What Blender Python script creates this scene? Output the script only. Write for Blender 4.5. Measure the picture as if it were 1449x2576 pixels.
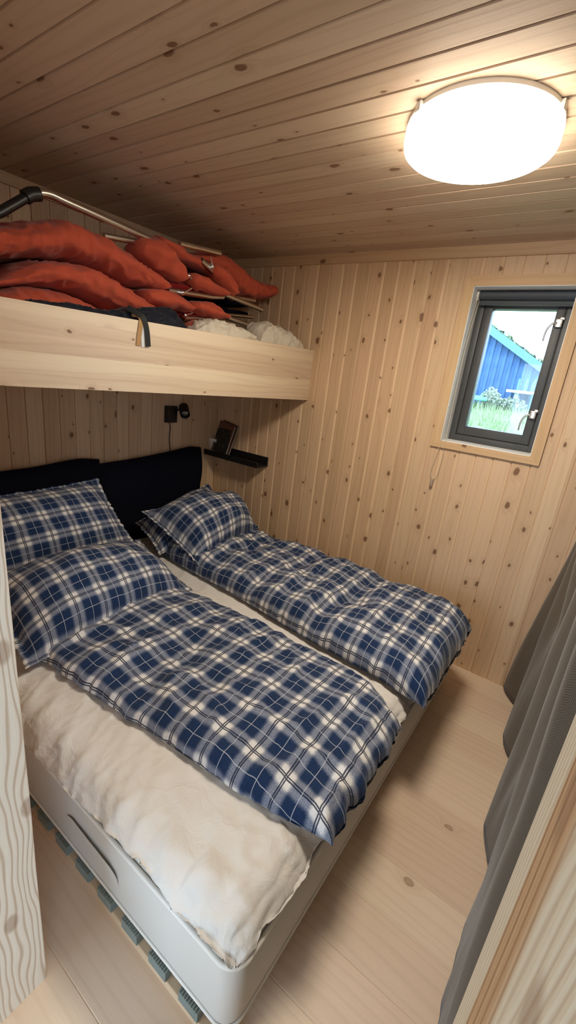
import bpy, bmesh, math, random
import numpy as np
from mathutils import Vector, Matrix, noise

# ------------------------------------------------------------------ scene, camera, light
for o in list(bpy.data.objects):
    bpy.data.objects.remove(o, do_unlink=True)
SC = bpy.context.scene
COL = SC.collection

FPX = 1081.27
camd = bpy.data.cameras.new('camera')
cam = bpy.data.objects.new('camera', camd)
COL.objects.link(cam)
camd.sensor_fit = 'HORIZONTAL'
camd.sensor_width = 36.0
camd.lens = 36.0 * FPX / 1449.0
camd.clip_start = 0.01
camd.clip_end = 200
CR = Vector((0.80580004, 0.58144824, 0.1122686))
CD = Vector((0.26717758, -0.18776917, -0.94517664))
CF = Vector((-0.52849072, 0.79161902, -0.30665434))
cam.matrix_world = Matrix(((CR.x, -CD.x, -CF.x, 0), (CR.y, -CD.y, -CF.y, 0), (CR.z, -CD.z, -CF.z, 1.55), (0, 0, 0, 1)))
SC.camera = cam

W = bpy.data.worlds.new('overcast_sky')
SC.world = W
W.use_nodes = True
bg = W.node_tree.nodes['Background']
bg.inputs['Color'].default_value = (0.60, 0.80, 1.0, 1)
bg.inputs['Strength'].default_value = 3.4
LAMP_STRENGTH = 24.0
SC.view_settings.view_transform = 'Standard'
SC.view_settings.look = 'None'
SC.view_settings.gamma = 1
SC.view_settings.exposure = 1.25
SC.view_settings.use_curve_mapping = False

# ------------------------------------------------------------------ room numbers (metres)
YW = 2.4555      # window wall
XH = -2.3963     # headboard wall
H = 2.241        # ceiling
XR = 0.95        # wall behind the curtain
YD0, YD1 = 0.13, 0.29   # door wall

# ------------------------------------------------------------------ helpers
def link(o, parent=None):
    COL.objects.link(o)
    if parent:
        o.parent = parent
    return o

def tag(o, label=None, cat=None, group=None, kind=None):
    if label: o['label'] = label
    if cat: o['category'] = cat
    if group: o['group'] = group
    if kind: o['kind'] = kind
    return o

def empty(name, loc, label=None, cat=None, group=None, kind=None):
    o = bpy.data.objects.new(name, None)
    o.location = loc
    o.empty_display_size = 0.05
    link(o)
    return tag(o, label, cat, group, kind)

def root_loc(p):
    v = Vector((0, 0, 0))
    while p:
        v += p.location
        p = p.parent
    return v

class MB:
    """collects shapes in world coordinates, builds ONE mesh"""
    def __init__(self):
        self.v, self.f, self.uv = [], [], {}
    def add(self, vs, fs, uvs=None):
        n = len(self.v)
        self.v += [tuple(map(float, p)) for p in vs]
        for k, f in enumerate(fs):
            if uvs is not None:
                self.uv[len(self.f)] = uvs[k]
            self.f.append(tuple(i + n for i in f))
        return self
    def box(self, a, b, M=None, bev=0.0):
        (x0, y0, z0), (x1, y1, z1) = a, b
        if bev > 0:
            bm = bmesh.new()
            bmesh.ops.create_cube(bm, size=1)
            for v in bm.verts:
                v.co = Vector(((x0 + x1) / 2 + v.co.x * (x1 - x0), (y0 + y1) / 2 + v.co.y * (y1 - y0), (z0 + z1) / 2 + v.co.z * (z1 - z0)))
            bmesh.ops.bevel(bm, geom=bm.edges[:], offset=bev, segments=2, affect='EDGES', profile=0.6)
            bm.verts.index_update()
            vs = [v.co.copy() for v in bm.verts]
            fs = [[v.index for v in f.verts] for f in bm.faces]
            bm.free()
        else:
            vs = [Vector(p) for p in ((x0, y0, z0), (x1, y0, z0), (x1, y1, z0), (x0, y1, z0), (x0, y0, z1), (x1, y0, z1), (x1, y1, z1), (x0, y1, z1))]
            fs = [(0, 3, 2, 1), (4, 5, 6, 7), (0, 1, 5, 4), (1, 2, 6, 5), (2, 3, 7, 6), (3, 0, 4, 7)]
        if M is not None:
            vs = [M @ v for v in vs]
        return self.add(vs, fs)
    def tube(self, pts, r, seg=12, closed=False, cap=True):
        pts = [Vector(p) for p in pts]
        n = len(pts)
        rs = r if isinstance(r, (list, tuple)) else [r] * n
        up = None
        vs, fs = [], []
        for i in range(n):
            if closed:
                t = pts[(i + 1) % n] - pts[i - 1]
            else:
                t = pts[min(i + 1, n - 1)] - pts[max(i - 1, 0)]
            t.normalize()
            if up is None:
                up = Vector((0, 0, 1)) if abs(t.z) < 0.9 else Vector((1, 0, 0))
            a = t.cross(up)
            if a.length < 1e-6:
                a = t.orthogonal()
            a.normalize()
            b = a.cross(t).normalized()
            up = b
            for k in range(seg):
                th = 2 * math.pi * k / seg
                vs.append(pts[i] + (a * math.cos(th) + b * math.sin(th)) * rs[i])
        for i in range(n if closed else n - 1):
            j = (i + 1) % n
            for k in range(seg):
                k2 = (k + 1) % seg
                fs.append((i * seg + k, i * seg + k2, j * seg + k2, j * seg + k))
        if cap and not closed:
            fs.append(tuple(range(seg))[::-1])
            fs.append(tuple((n - 1) * seg + k for k in range(seg)))
        return self.add(vs, fs)
    def lathe(self, prof, c, seg=48, M=None):
        vs, fs = [], []
        for r, z in prof:
            for k in range(seg):
                th = 2 * math.pi * k / seg
                p = Vector((r * math.cos(th), r * math.sin(th), z))
                if M is not None:
                    p = M @ p
                vs.append(p + Vector(c))
        m = len(prof)
        for i in range(m - 1):
            for k in range(seg):
                k2 = (k + 1) % seg
                fs.append((i * seg + k, i * seg + k2, (i + 1) * seg + k2, (i + 1) * seg + k))
        fs.append(tuple(range(seg))[::-1])
        fs.append(tuple((m - 1) * seg + k for k in range(seg)))
        return self.add(vs, fs)
    def build(self, name, mat, parent=None, smooth=False, fix=True):
        L = root_loc(parent)
        me = bpy.data.meshes.new(name)
        me.from_pydata([(x - L.x, y - L.y, z - L.z) for x, y, z in self.v], [], self.f)
        if self.uv:
            uvl = me.uv_layers.new(name='UVMap')
            li = 0
            for k, p in enumerate(me.polygons):
                u = self.uv.get(k)
                for q, l in enumerate(p.loop_indices):
                    uvl.data[l].uv = u[q] if u else (0, 0)
        if fix:
            bm = bmesh.new()
            bm.from_mesh(me)
            bmesh.ops.recalc_face_normals(bm, faces=bm.faces[:])
            bm.to_mesh(me)
            bm.free()
        if smooth:
            me.polygons.foreach_set('use_smooth', [True] * len(me.polygons))
            if smooth == 'auto':
                me.set_sharp_from_angle(angle=math.radians(38))
        me.materials.append(mat)
        o = bpy.data.objects.new(name, me)
        return link(o, parent)

def interp(x, pts):
    xs = [p[0] for p in pts]; ys = [p[1] for p in pts]
    return float(np.interp(x, xs, ys))

def smooth_interp(x, pts):
    # cosine-free catmull style: average of three linear samples
    xs = [p[0] for p in pts]; ys = [p[1] for p in pts]
    w = (xs[-1] - xs[0]) / max(4, len(xs)) * 0.5
    return float(sum(np.interp(x + d * w, xs, ys) for d in (-.8, -.4, 0, .4, .8)) / 5)

def nz(x, y, z=0.0):
    return noise.noise(Vector((x, y, z)))

def ridge(x, y, z=0.0):
    a = 1 - abs(noise.noise(Vector((x, y, z)))) * 2.2
    return max(0.0, a) ** 2

def catmull(pts, n=8):
    pts = [Vector(p) for p in pts]
    out = []
    for i in range(len(pts) - 1):
        p0 = pts[max(i - 1, 0)]; p1 = pts[i]; p2 = pts[i + 1]; p3 = pts[min(i + 2, len(pts) - 1)]
        for k in range(n):
            t = k / n
            out.append(0.5 * ((2 * p1) + (-p0 + p2) * t + (2 * p0 - 5 * p1 + 4 * p2 - p3) * t * t + (-p0 + 3 * p1 - 3 * p2 + p3) * t ** 3))
    out.append(pts[-1])
    return out

# ------------------------------------------------------------------ materials
class NT:
    def __init__(self, name):
        self.m = bpy.data.materials.new(name)
        self.m.use_nodes = True
        self.t = self.m.node_tree
        self.b = self.t.nodes['Principled BSDF']
        self.out = self.t.nodes['Material Output']
    def n(self, typ, **kw):
        nd = self.t.nodes.new(typ)
        for k, v in kw.items():
            setattr(nd, k, v)
        return nd
    def set(self, sock, v):
        if v is None:
            return
        if isinstance(v, bpy.types.NodeSocket):
            self.t.links.new(v, sock)
        elif isinstance(v, (tuple, list)) and len(v) == 3 and sock.type == 'RGBA':
            sock.default_value = (*v, 1)
        else:
            sock.default_value = v
    def math(self, op, a, b=None, c=None, clamp=False):
        nd = self.n('ShaderNodeMath', operation=op, use_clamp=clamp)
        self.set(nd.inputs[0], a)
        self.set(nd.inputs[1], b)
        self.set(nd.inputs[2], c)
        return nd.outputs[0]
    def mix(self, f, a, b, blend='MIX'):
        nd = self.n('ShaderNodeMix', data_type='RGBA', blend_type=blend)
        self.set(nd.inputs[0], f)
        self.set(nd.inputs[6], a)
        self.set(nd.inputs[7], b)
        return nd.outputs[2]
    def comb(self, x, y, z):
        nd = self.n('ShaderNodeCombineXYZ')
        self.set(nd.inputs[0], x); self.set(nd.inputs[1], y); self.set(nd.inputs[2], z)
        return nd.outputs[0]
    def noise(self, vec, scale=1.0, detail=2.0, rough=0.5, dist=0.0):
        nd = self.n('ShaderNodeTexNoise')
        self.set(nd.inputs['Vector'], vec)
        nd.inputs['Scale'].default_value = scale
        nd.inputs['Detail'].default_value = detail
        nd.inputs['Roughness'].default_value = rough
        nd.inputs['Distortion'].default_value = dist
        return nd.outputs[0]
    def step(self, v, a, b, lo=0.0, hi=1.0):
        nd = self.n('ShaderNodeMapRange', interpolation_type='SMOOTHSTEP')
        self.set(nd.inputs[0], v)
        nd.inputs[1].default_value = a; nd.inputs[2].default_value = b
        nd.inputs[3].default_value = lo; nd.inputs[4].default_value = hi
        return nd.outputs[0]
    def bump(self, h, strength=0.3, dist=0.01):
        nd = self.n('ShaderNodeBump')
        nd.inputs['Strength'].default_value = strength
        nd.inputs['Distance'].default_value = dist
        self.set(nd.inputs['Height'], h)
        self.t.links.new(nd.outputs[0], self.b.inputs['Normal'])
    def base(self, c, rough=0.6, metal=0.0, spec=None):
        self.set(self.b.inputs['Base Color'], c)
        self.set(self.b.inputs['Roughness'], rough)
        self.b.inputs['Metallic'].default_value = metal
        if spec is not None:
            self.b.inputs['Specular IOR Level'].default_value = spec
        return self.m

def plain(name, c, rough=0.6, metal=0.0, spec=None, grain=0.0, gs=200):
    t = NT(name)
    if grain:
        tc = t.n('ShaderNodeTexCoord').outputs['Object']
        f = t.noise(tc, gs, 3)
        t.bump(f, grain, 0.002)
    return t.base(c, rough, metal, spec)

def wood(name, along, across, pitch, off, light, dark, third=None, knot=0.55, vary=0.42, ring=1.0, rough=0.55, knotsize=1.2, knotcol=(0.13, 0.060, 0.030), spec=0.25, cell=0.105, broadk=0.36, edge=0.0):
    """pine boards: `along` and `across` are axis letters, one tone per board"""
    t = NT(name)
    tc = t.n('ShaderNodeTexCoord').outputs['Object']
    s = t.n('ShaderNodeSeparateXYZ')
    t.t.links.new(tc, s.inputs[0])
    ax = {'X': s.outputs[0], 'Y': s.outputs[1], 'Z': s.outputs[2]}
    l, a = ax[along], ax[across]
    th = ax[[k for k in 'XYZ' if k not in (along, across)][0]]
    bid = t.math('FLOOR', t.math('DIVIDE', t.math('SUBTRACT', a, off), pitch))
    wn = t.n('ShaderNodeTexWhiteNoise', noise_dimensions='1D')
    t.t.links.new(bid, wn.inputs['W'])
    rnd = wn.outputs['Value']
    wn2 = t.n('ShaderNodeTexWhiteNoise', noise_dimensions='1D')
    t.set(wn2.inputs['W'], t.math('ADD', bid, 41.37))
    rnd2 = wn2.outputs['Value']
    shift = t.math('MULTIPLY', rnd, 37.0)
    # knots
    ls = t.math('ADD', l, shift)
    vo = t.n('ShaderNodeTexVoronoi', feature='F1', voronoi_dimensions='2D')
    kv = t.comb(t.math('ADD', a, 0), t.math('MULTIPLY', ls, 0.62), 0.0)
    wob = t.n('ShaderNodeTexNoise')
    t.set(wob.inputs['Vector'], t.comb(t.math('MULTIPLY', a, 40.0), t.math('MULTIPLY', ls, 30.0), 0.0))
    wob.inputs['Scale'].default_value = 1.0
    vm = t.n('ShaderNodeVectorMath', operation='MULTIPLY_ADD')
    t.t.links.new(wob.outputs['Color'], vm.inputs[0])
    vm.inputs[1].default_value = (0.012, 0.012, 0)
    t.t.links.new(kv, vm.inputs[2])
    t.t.links.new(vm.outputs[0], vo.inputs['Vector'])
    vo.inputs['Scale'].default_value = 1.0 / cell
    vo.inputs['Randomness'].default_value = 1.0
    sc = t.n('ShaderNodeSeparateColor')
    t.t.links.new(vo.outputs['Color'], sc.inputs[0])
    has = t.math('LESS_THAN', sc.outputs[0], knot)
    rad = t.math('MULTIPLY_ADD', t.math('POWER', sc.outputs[1], 2.0), 0.095 * knotsize, 0.036 * knotsize)
    rel = t.math('DIVIDE', vo.outputs['Distance'], rad)
    kn = t.math('MULTIPLY', t.step(rel, 1.0, 0.62), has)
    halo = t.math('MULTIPLY', t.step(rel, 3.2, 0.6), has)
    core = t.math('MULTIPLY', t.step(rel, 0.72, 0.35), has)
    # grain
    low = t.noise(t.comb(t.math('MULTIPLY', a, 9.0), t.math('MULTIPLY', ls, 0.9), rnd2), 1.0, 2, 0.5)
    ringc = t.math('ADD', t.math('MULTIPLY', a, 62.0), t.math('MULTIPLY', low, 9.0 * ring))
    ringc = t.math('ADD', ringc, t.math('MULTIPLY', halo, 2.4))
    ringc = t.math('ADD', ringc, t.math('MULTIPLY', rnd, 9.0))
    fr = t.math('PINGPONG', ringc, 1.0)
    rg = t.step(fr, 0.45, 1.0)
    fine = t.noise(t.comb(t.math('MULTIPLY', a, 420.0), t.math('MULTIPLY', ls, 9.0), t.math('MULTIPLY', th, 60.0)), 1.0, 3, 0.6)
    broad = t.noise(t.comb(t.math('MULTIPLY', a, 24.0), t.math('MULTIPLY', ls, 0.7), rnd), 1.0, 2, 0.5)
    tone = t.math('ADD', t.math('MULTIPLY', rg, 0.20), t.math('MULTIPLY', fine, 0.36))
    tone = t.math('ADD', tone, t.math('MULTIPLY', broad, broadk))
    tone = t.math('ADD', tone, t.math('MULTIPLY', t.math('SUBTRACT', rnd, 0.5), vary))
    tone = t.math('SUBTRACT', tone, 0.02 + broadk * .5, clamp=True)
    c = t.mix(tone, light, dark)
    pink = tuple(light[k] * f for k, f in enumerate((0.93, 0.84, 0.85)))
    c = t.mix(t.math('MULTIPLY', rnd2, 0.75), c, t.mix(tone, pink, tuple(x * 0.9 for x in dark)))
    if edge:     # lamp light on the chamfer, painted in along one edge of most boards
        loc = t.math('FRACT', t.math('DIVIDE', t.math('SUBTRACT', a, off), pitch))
        bead = t.math('MULTIPLY', t.step(loc, 1 - edge - .012, 1 - edge + .012), t.math('GREATER_THAN', rnd2, .28))  # bead: mask of the painted lamp light
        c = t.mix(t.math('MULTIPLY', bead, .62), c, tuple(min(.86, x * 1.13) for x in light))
    c = t.mix(t.math('MULTIPLY', halo, 0.30), c, dark)
    c = t.mix(t.math('MULTIPLY', kn, 0.78), c, knotcol)
    c = t.mix(t.math('MULTIPLY', core, 0.55), c, tuple(x * 1.9 for x in knotcol))
    t.bump(t.math('ADD', fine, t.math('MULTIPLY', rg, 0.5)), 0.12, 0.002)
    return t.base(c, rough, spec=spec)

PINE_L, PINE_D = (0.74, 0.54, 0.35), (0.47, 0.30, 0.175)
M = {}
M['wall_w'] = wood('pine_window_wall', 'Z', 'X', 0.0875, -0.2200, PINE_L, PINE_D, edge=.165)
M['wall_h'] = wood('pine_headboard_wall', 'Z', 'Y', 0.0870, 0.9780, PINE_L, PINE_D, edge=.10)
M['wall_d'] = wood('pine_door_wall', 'Z', 'X', 0.0875, -0.2200, PINE_L, PINE_D)
M['wall_r'] = wood('pine_right_wall', 'Z', 'Y', 0.0870, 0.9780, PINE_L, PINE_D)
M['ceil'] = wood('pine_ceiling', 'X', 'Y', 0.0870, 0.8560, (0.66, 0.525, 0.39), (0.42, 0.295, 0.195), knot=0.40, knotsize=1.1)
M['floor'] = wood('pine_floor', 'X', 'Y', 0.165, 0.8220, (0.74, 0.60, 0.455), (0.54, 0.39, 0.265), knot=0.20, vary=0.26, ring=0.6, rough=0.42, knotcol=(0.27, 0.18, 0.12), cell=0.14, knotsize=0.85, spec=0.35)
M['board'] = wood('pine_loft_board', 'Y', 'Z', 0.057, 0.010, (0.82, 0.70, 0.52), (0.54, 0.385, 0.265), knot=0.26, ring=0.8, vary=0.36, knotsize=1.1, broadk=0.9)
M['trim_x'] = wood('pine_trim_along_window_wall', 'X', 'Z', 0.40, 2.0, (0.66, 0.48, 0.30), (0.44, 0.27, 0.145), knot=0.14, vary=0.1)
M['trim_y'] = wood('pine_trim_along_headboard_wall', 'Y', 'Z', 0.40, 2.0, (0.66, 0.48, 0.30), (0.44, 0.27, 0.145), knot=0.14, vary=0.1)
M['casing'] = wood('pine_casing', 'Z', 'X', 0.40, -1.0, (0.70, 0.50, 0.29), (0.50, 0.31, 0.16), knot=0.10, vary=0.1)
M['casing_h'] = wood('pine_casing_flat', 'X', 'Z', 0.40, 1.0, (0.70, 0.50, 0.29), (0.50, 0.31, 0.16), knot=0.10, vary=0.1)
M['plainwood'] = plain('pale_hall_boards', (0.60, 0.46, 0.31), 0.6)
M['reveal'] = plain('white_reveal', (0.84, 0.84, 0.83), 0.5)

def jamb_mat(name, light, dark, scale, mixcol=None):
    t = NT(name)
    tc = t.n('ShaderNodeTexCoord').outputs['Object']
    s = t.n('ShaderNodeSeparateXYZ')
    t.t.links.new(tc, s.inputs[0])
    y, z = s.outputs[1], s.outputs[2]
    low = t.noise(t.comb(t.math('MULTIPLY', y, 7.0), t.math('MULTIPLY', z, 2.1), 3.3), 1.0, 2, 0.5)
    rc = t.math('ADD', t.math('MULTIPLY', y, 120.0 * scale), t.math('MULTIPLY', low, 19.0))
    fr = t.math('PINGPONG', rc, 1.0)
    rg = t.step(fr, 0.45, 0.98)
    fine = t.noise(t.comb(t.math('MULTIPLY', y, 500.0), t.math('MULTIPLY', z, 12.0), 0.0), 1.0, 3, 0.6)
    c = t.mix(t.math('ADD', t.math('MULTIPLY', rg, 0.65), t.math('MULTIPLY', fine, 0.25)), light, dark)
    if mixcol:     # orange heartwood streak some way in from the edge
        e = t.math('ADD', t.math('SUBTRACT', YD1 + .004 - .21, y), t.math('MULTIPLY', t.math('SUBTRACT', t.noise(t.comb(0.0, 0.0, t.math('MULTIPLY', z, 2.2)), 1.0, 2), .5), .045))
        band = t.math('MULTIPLY', t.step(e, .050, .060), t.step(e, .125, .100))
        lines = t.step(t.math('PINGPONG', e, .0085), .0045, .0082)
        c = t.mix(t.math('MULTIPLY', band, 0.85), c, mixcol)
        c = t.mix(t.math('MULTIPLY', t.math('MULTIPLY', band, lines), 0.7), c, (0.24, 0.105, 0.035))
    vo = t.n('ShaderNodeTexVoronoi', feature='F1', voronoi_dimensions='2D')
    t.set(vo.inputs['Vector'], t.comb(t.math('MULTIPLY', y, 1.0), t.math('MULTIPLY', z, 0.55), 0.0))
    vo.inputs['Scale'].default_value = 7.0
    kn = t.step(vo.outputs['Distance'], 0.13, 0.07)
    c = t.mix(t.math('MULTIPLY', kn, 0.55), c, (0.27, 0.15, 0.09))
    t.bump(t.math('ADD', t.math('MULTIPLY', fr, -1.0), t.math('MULTIPLY', fine, 0.4)), 0.22, 0.004)
    return t.base(c, 0.6, spec=0.2)
M['jamb_l'] = jamb_mat('brushed_pine_jamb', (0.78, 0.71, 0.61), (0.45, 0.31, 0.20), 1.25)
M['jamb_r'] = jamb_mat('pine_jamb_with_orange_heartwood', (0.66, 0.58, 0.45), (0.48, 0.37, 0.26), 1.6, (0.46, 0.27, 0.13))

def plaid(name, seed=0.0, P=0.125):
    t = NT(name)
    uv = t.n('ShaderNodeUVMap').outputs[0]
    s = t.n('ShaderNodeSeparateXYZ')
    t.t.links.new(uv, s.inputs[0])
    Ls, whites, darks = [], [], []
    for k in (0, 1):
        ph = t.math('FRACT', t.math('DIVIDE', t.math('ADD', s.outputs[k], 20 * P + seed), P))
        d = t.math('ABSOLUTE', t.math('SUBTRACT', ph, 0.5))
        Ls.append(t.step(d, 0.225, 0.36))
        whites.append(t.step(d, 0.011, 0.006))
        dd = t.math('ABSOLUTE', t.math('SUBTRACT', d, 0.474))
        darks.append(t.step(dd, 0.021, 0.012))
    sm = t.math('MULTIPLY', t.math('ADD', Ls[0], Ls[1]), 0.5)
    tw = t.n('ShaderNodeTexNoise')
    t.set(tw.inputs['Vector'], uv)
    tw.inputs['Scale'].default_value = 330.0
    tw.inputs['Detail'].default_value = 2.0
    sm = t.math('ADD', sm, t.math('MULTIPLY', t.math('SUBTRACT', tw.outputs[0], 0.5), 0.55), clamp=True)
    ramp = t.n('ShaderNodeValToRGB')
    t.t.links.new(sm, ramp.inputs[0])
    e = ramp.color_ramp.elements
    e[0].position = 0.06; e[0].color = (0.0125, 0.031, 0.090, 1)
    e[1].position = 0.97; e[1].color = (0.74, 0.735, 0.745, 1)
    m1 = e.new(0.45); m1.color = (0.155, 0.185, 0.27, 1)
    m2 = e.new(0.72); m2.color = (0.41, 0.42, 0.47, 1)
    c = ramp.outputs[0]
    wl = t.math('MAXIMUM', whites[0], whites[1])
    dl = t.math('MAXIMUM', darks[0], darks[1])
    c = t.mix(t.math('MULTIPLY', dl, 0.90), c, (0.011, 0.017, 0.045))
    c = t.mix(t.math('MULTIPLY', wl, 0.6), c, (0.62, 0.65, 0.70))
    wr = t.n('ShaderNodeTexNoise')
    t.set(wr.inputs['Vector'], uv)
    wr.inputs['Scale'].default_value = 26.0
    wr.inputs['Detail'].default_value = 3.0
    wr.inputs['Distortion'].default_value = 0.8
    t.bump(t.math('ADD', t.math('MULTIPLY', wr.outputs[0], 1.0), t.math('MULTIPLY', tw.outputs[0], 0.12)), 0.45, 0.012)
    m = t.base(c, 0.9, spec=0.1)
    t.b.inputs['Sheen Weight'].default_value = 0.15
    return m
M['plaid'] = plaid('navy_plaid_flannel')
M['plaid2'] = plaid('navy_plaid_flannel_pillow', 0.04, 0.115)

def cloth(name, c, wrinkle=0.25, ws=18.0, weave=0.0, rough=0.9, sheen=0.1):
    t = NT(name)
    tc = t.n('ShaderNodeTexCoord').outputs['Object']
    h = t.noise(tc, ws, 4, 0.55, 0.6)
    if weave:
        h = t.math('ADD', h, t.math('MULTIPLY', t.noise(tc, 700.0, 1), weave))
    t.bump(h, wrinkle, 0.012)
    m = t.base(c, rough, spec=0.1)
    t.b.inputs['Sheen Weight'].default_value = sheen
    return m
M['sheet'] = cloth('white_cotton_sheet', (0.74, 0.715, 0.69), 0.75, 16.0)
M['mattress'] = cloth('cream_mattress_ticking', (0.62, 0.61, 0.59), 0.06, 300.0)
M['topper'] = cloth('ribbed_topper', (0.76, 0.74, 0.70), 0.2, 160.0)
M['piping'] = plain('piping_cord', (0.78, 0.77, 0.74), 0.7)
M['black_cloth'] = cloth('black_upholstery', (0.0035, 0.0042, 0.010), 0.2, 10.0, sheen=0.0)
M['orange'] = cloth('orange_canvas', (0.50, 0.088, 0.046), 0.35, 16.0)
M['red_lining'] = cloth('dark_red_lining', (0.20, 0.010, 0.010), 0.3, 20.0)
M['navy_bag'] = cloth('navy_black_nylon', (0.010, 0.012, 0.020), 0.7, 30.0, rough=0.5)
M['black_strap'] = plain('black_webbing', (0.012, 0.013, 0.014), 0.7, grain=0.3, gs=400)
M['tan_strap'] = plain('tan_webbing', (0.45, 0.26, 0.11), 0.8)
M['white_strap'] = plain('white_webbing', (0.72, 0.74, 0.76), 0.8)
M['sack'] = cloth('unbleached_canvas', (0.66, 0.60, 0.50), 0.6, 22.0)
M['alu'] = plain('aluminium_tube', (0.62, 0.58, 0.52), 0.32, 1.0)
M['steel'] = plain('polished_steel_pin', (0.85, 0.85, 0.85), 0.18, 1.0)
M['black_plastic'] = plain('black_plastic', (0.010, 0.010, 0.011), 0.4)
M['matt_black'] = plain('matt_black_metal', (0.006, 0.006, 0.007), 0.5)
M['ledge'] = plain('black_stained_ledge', (0.006, 0.006, 0.007), 0.55)
M['chrome'] = plain('satin_chrome', (0.80, 0.79, 0.76), 0.22, 1.0)
M['frame'] = plain('dark_grey_window_paint', (0.060, 0.062, 0.066), 0.45)
M['gasket'] = plain('black_gasket', (0.008, 0.008, 0.008), 0.6)
M['blind'] = plain('grey_blind_fabric', (0.055, 0.066, 0.080), 0.6)
M['cord'] = plain('cream_bead_cord', (0.72, 0.62, 0.48), 0.5)
M['clear'] = plain('translucent_weight', (0.42, 0.33, 0.26), 0.3)
M['white_enamel'] = plain('white_enamel', (0.78, 0.76, 0.70), 0.4)
M['slat'] = cloth('grey_green_slat_cover', (0.20, 0.235, 0.22), 0.3, 120.0)
M['rail'] = wood('pine_bed_rail', 'X', 'Y', 0.5, 0.0, (0.66, 0.52, 0.36), (0.46, 0.31, 0.19), knot=0.1)

def emissive(name, c, s):
    t = NT(name)
    t.base((0.85, 0.85, 0.82), 0.4)
    t.set(t.b.inputs['Emission Color'], c)
    t.b.inputs['Emission Strength'].default_value = s
    return t.m
M['diffuser'] = emissive('glowing_opal_diffuser', (1.0, 0.89, 0.72), LAMP_STRENGTH)
M['diffuser_rim'] = emissive('glowing_opal_rim', (1.0, 0.89, 0.72), LAMP_STRENGTH * 0.16)

def glass_mat():
    t = NT('clear_pane')
    t.t.nodes.remove(t.b)
    tr = t.n('ShaderNodeBsdfTransparent')
    tr.inputs[0].default_value = (0.95, 0.98, 1.0, 1)
    gl = t.n('ShaderNodeBsdfGlossy')
    gl.inputs['Roughness'].default_value = 0.02
    mx = t.n('ShaderNodeMixShader')
    fz = t.n('ShaderNodeFresnel')
    t.t.links.new(fz.outputs[0], mx.inputs[0])
    t.t.links.new(tr.outputs[0], mx.inputs[1])
    t.t.links.new(gl.outputs[0], mx.inputs[2])
    t.t.links.new(mx.outputs[0], t.out.inputs[0])
    return t.m
M['glass'] = glass_mat()

def herringbone():
    t = NT('grey_herringbone_tweed')
    uv = t.n('ShaderNodeUVMap').outputs[0]
    s = t.n('ShaderNodeSeparateXYZ')
    t.t.links.new(uv, s.inputs[0])
    zig = t.math('PINGPONG', s.outputs[0], 0.0085)
    ph = t.math('FRACT', t.math('DIVIDE', t.math('ADD', s.outputs[1], zig), 0.0046))
    st = t.step(t.math('ABSOLUTE', t.math('SUBTRACT', ph, 0.5)), 0.14, 0.34)
    tc = t.n('ShaderNodeTexCoord').outputs['Object']
    sp = t.noise(tc, 500.0, 2)
    f = t.math('ADD', t.math('MULTIPLY', st, 0.7), t.math('MULTIPLY', sp, 0.6), clamp=True)
    c = t.mix(f, (0.058, 0.044, 0.031), (0.135, 0.105, 0.077))
    t.bump(f, 0.25, 0.002)
    m = t.base(c, 0.95, spec=0.05)
    t.b.inputs['Sheen Weight'].default_value = 0.2
    return m
M['curtain'] = herringbone()

# ------------------------------------------------------------------ the setting
def profile_boards(a0, a1, pitch, off, slope_w, slope_d, step_w=0.002, gap=None):
    gap = min(0.004, slope_d * 1.6) if gap is None else gap
    """(a, depth) polyline of tongue-and-groove boarding between a0 and a1"""
    pts = []
    k0 = math.floor((a0 - off) / pitch) - 1
    k = k0
    while off + k * pitch < a1 + pitch:
        g = off + k * pitch
        pts += [(g - pitch + step_w, 0.0), (g - slope_w, 0.0), (g - 0.0015, slope_d), (g, slope_d + gap), (g + 0.0008, slope_d + gap)]
        k += 1
    out = [p for p in pts if a0 < p[0] < a1]
    dep = lambda a: float(np.interp(a, [p[0] for p in pts], [p[1] for p in pts]))
    return [(a0, dep(a0))] + out + [(a1, dep(a1))]

def boarding(mb, rects, pitch, off, slope_w, slope_d, place):
    for a0, a1, l0, l1 in rects:
        pr = profile_boards(a0, a1, pitch, off, slope_w, slope_d)
        vs, fs = [], []
        for a, d in pr:
            vs.append(place(a, l0, d)); vs.append(place(a, l1, d))
        for i in range(len(pr) - 1):
            fs.append((2 * i, 2 * i + 2, 2 * i + 3, 2 * i + 1))
        mb.add(vs, fs)

# window opening
WX0, WX1, WZ0, WZ1 = -0.684, -0.232, 1.290, 2.062
m = MB()
rects = [(XH, WX0, 0, H), (WX1, XR, 0, H), (WX0, WX1, 0, WZ0), (WX0, WX1, WZ1, H)]
boarding(m, rects, 0.0875, -0.2200, 0.015, 0.0055, lambda a, l, d: (a, YW + d, l))
for a0, a1, l0, l1 in rects:
    m.box((a0 - (0.2 if a0 == XH else 0), YW + 0.012, l0), (a1 + (0.2 if a1 == XR else 0), YW + 0.20, l1))
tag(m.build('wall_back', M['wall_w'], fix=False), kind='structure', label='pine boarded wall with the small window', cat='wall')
m = MB()
boarding(m, [(YD1, YW, 0, H)], 0.0870, 0.9780, 0.007, 0.0025, lambda a, l, d: (XH - d, a, l))
m.box((XH - 0.2, YD0 - 0.2, 0), (XH - 0.009, YW + 0.2, H))
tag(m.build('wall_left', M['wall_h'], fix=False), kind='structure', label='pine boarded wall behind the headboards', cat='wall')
m = MB()
boarding(m, [(YD1, YW, 0, H)], 0.0870, 0.9780, 0.007, 0.0025, lambda a, l, d: (XR + d, a, l))
m.box((XR + 0.009, YD0 - 0.2, 0), (XR + 0.2, YW + 0.2, H))
tag(m.build('wall_right', M['wall_r'], fix=False), kind='structure', label='pine boarded wall hidden behind the curtain', cat='wall')
DX0, DX1, DH = -0.800, 0.065, 2.04
m = MB()
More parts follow.
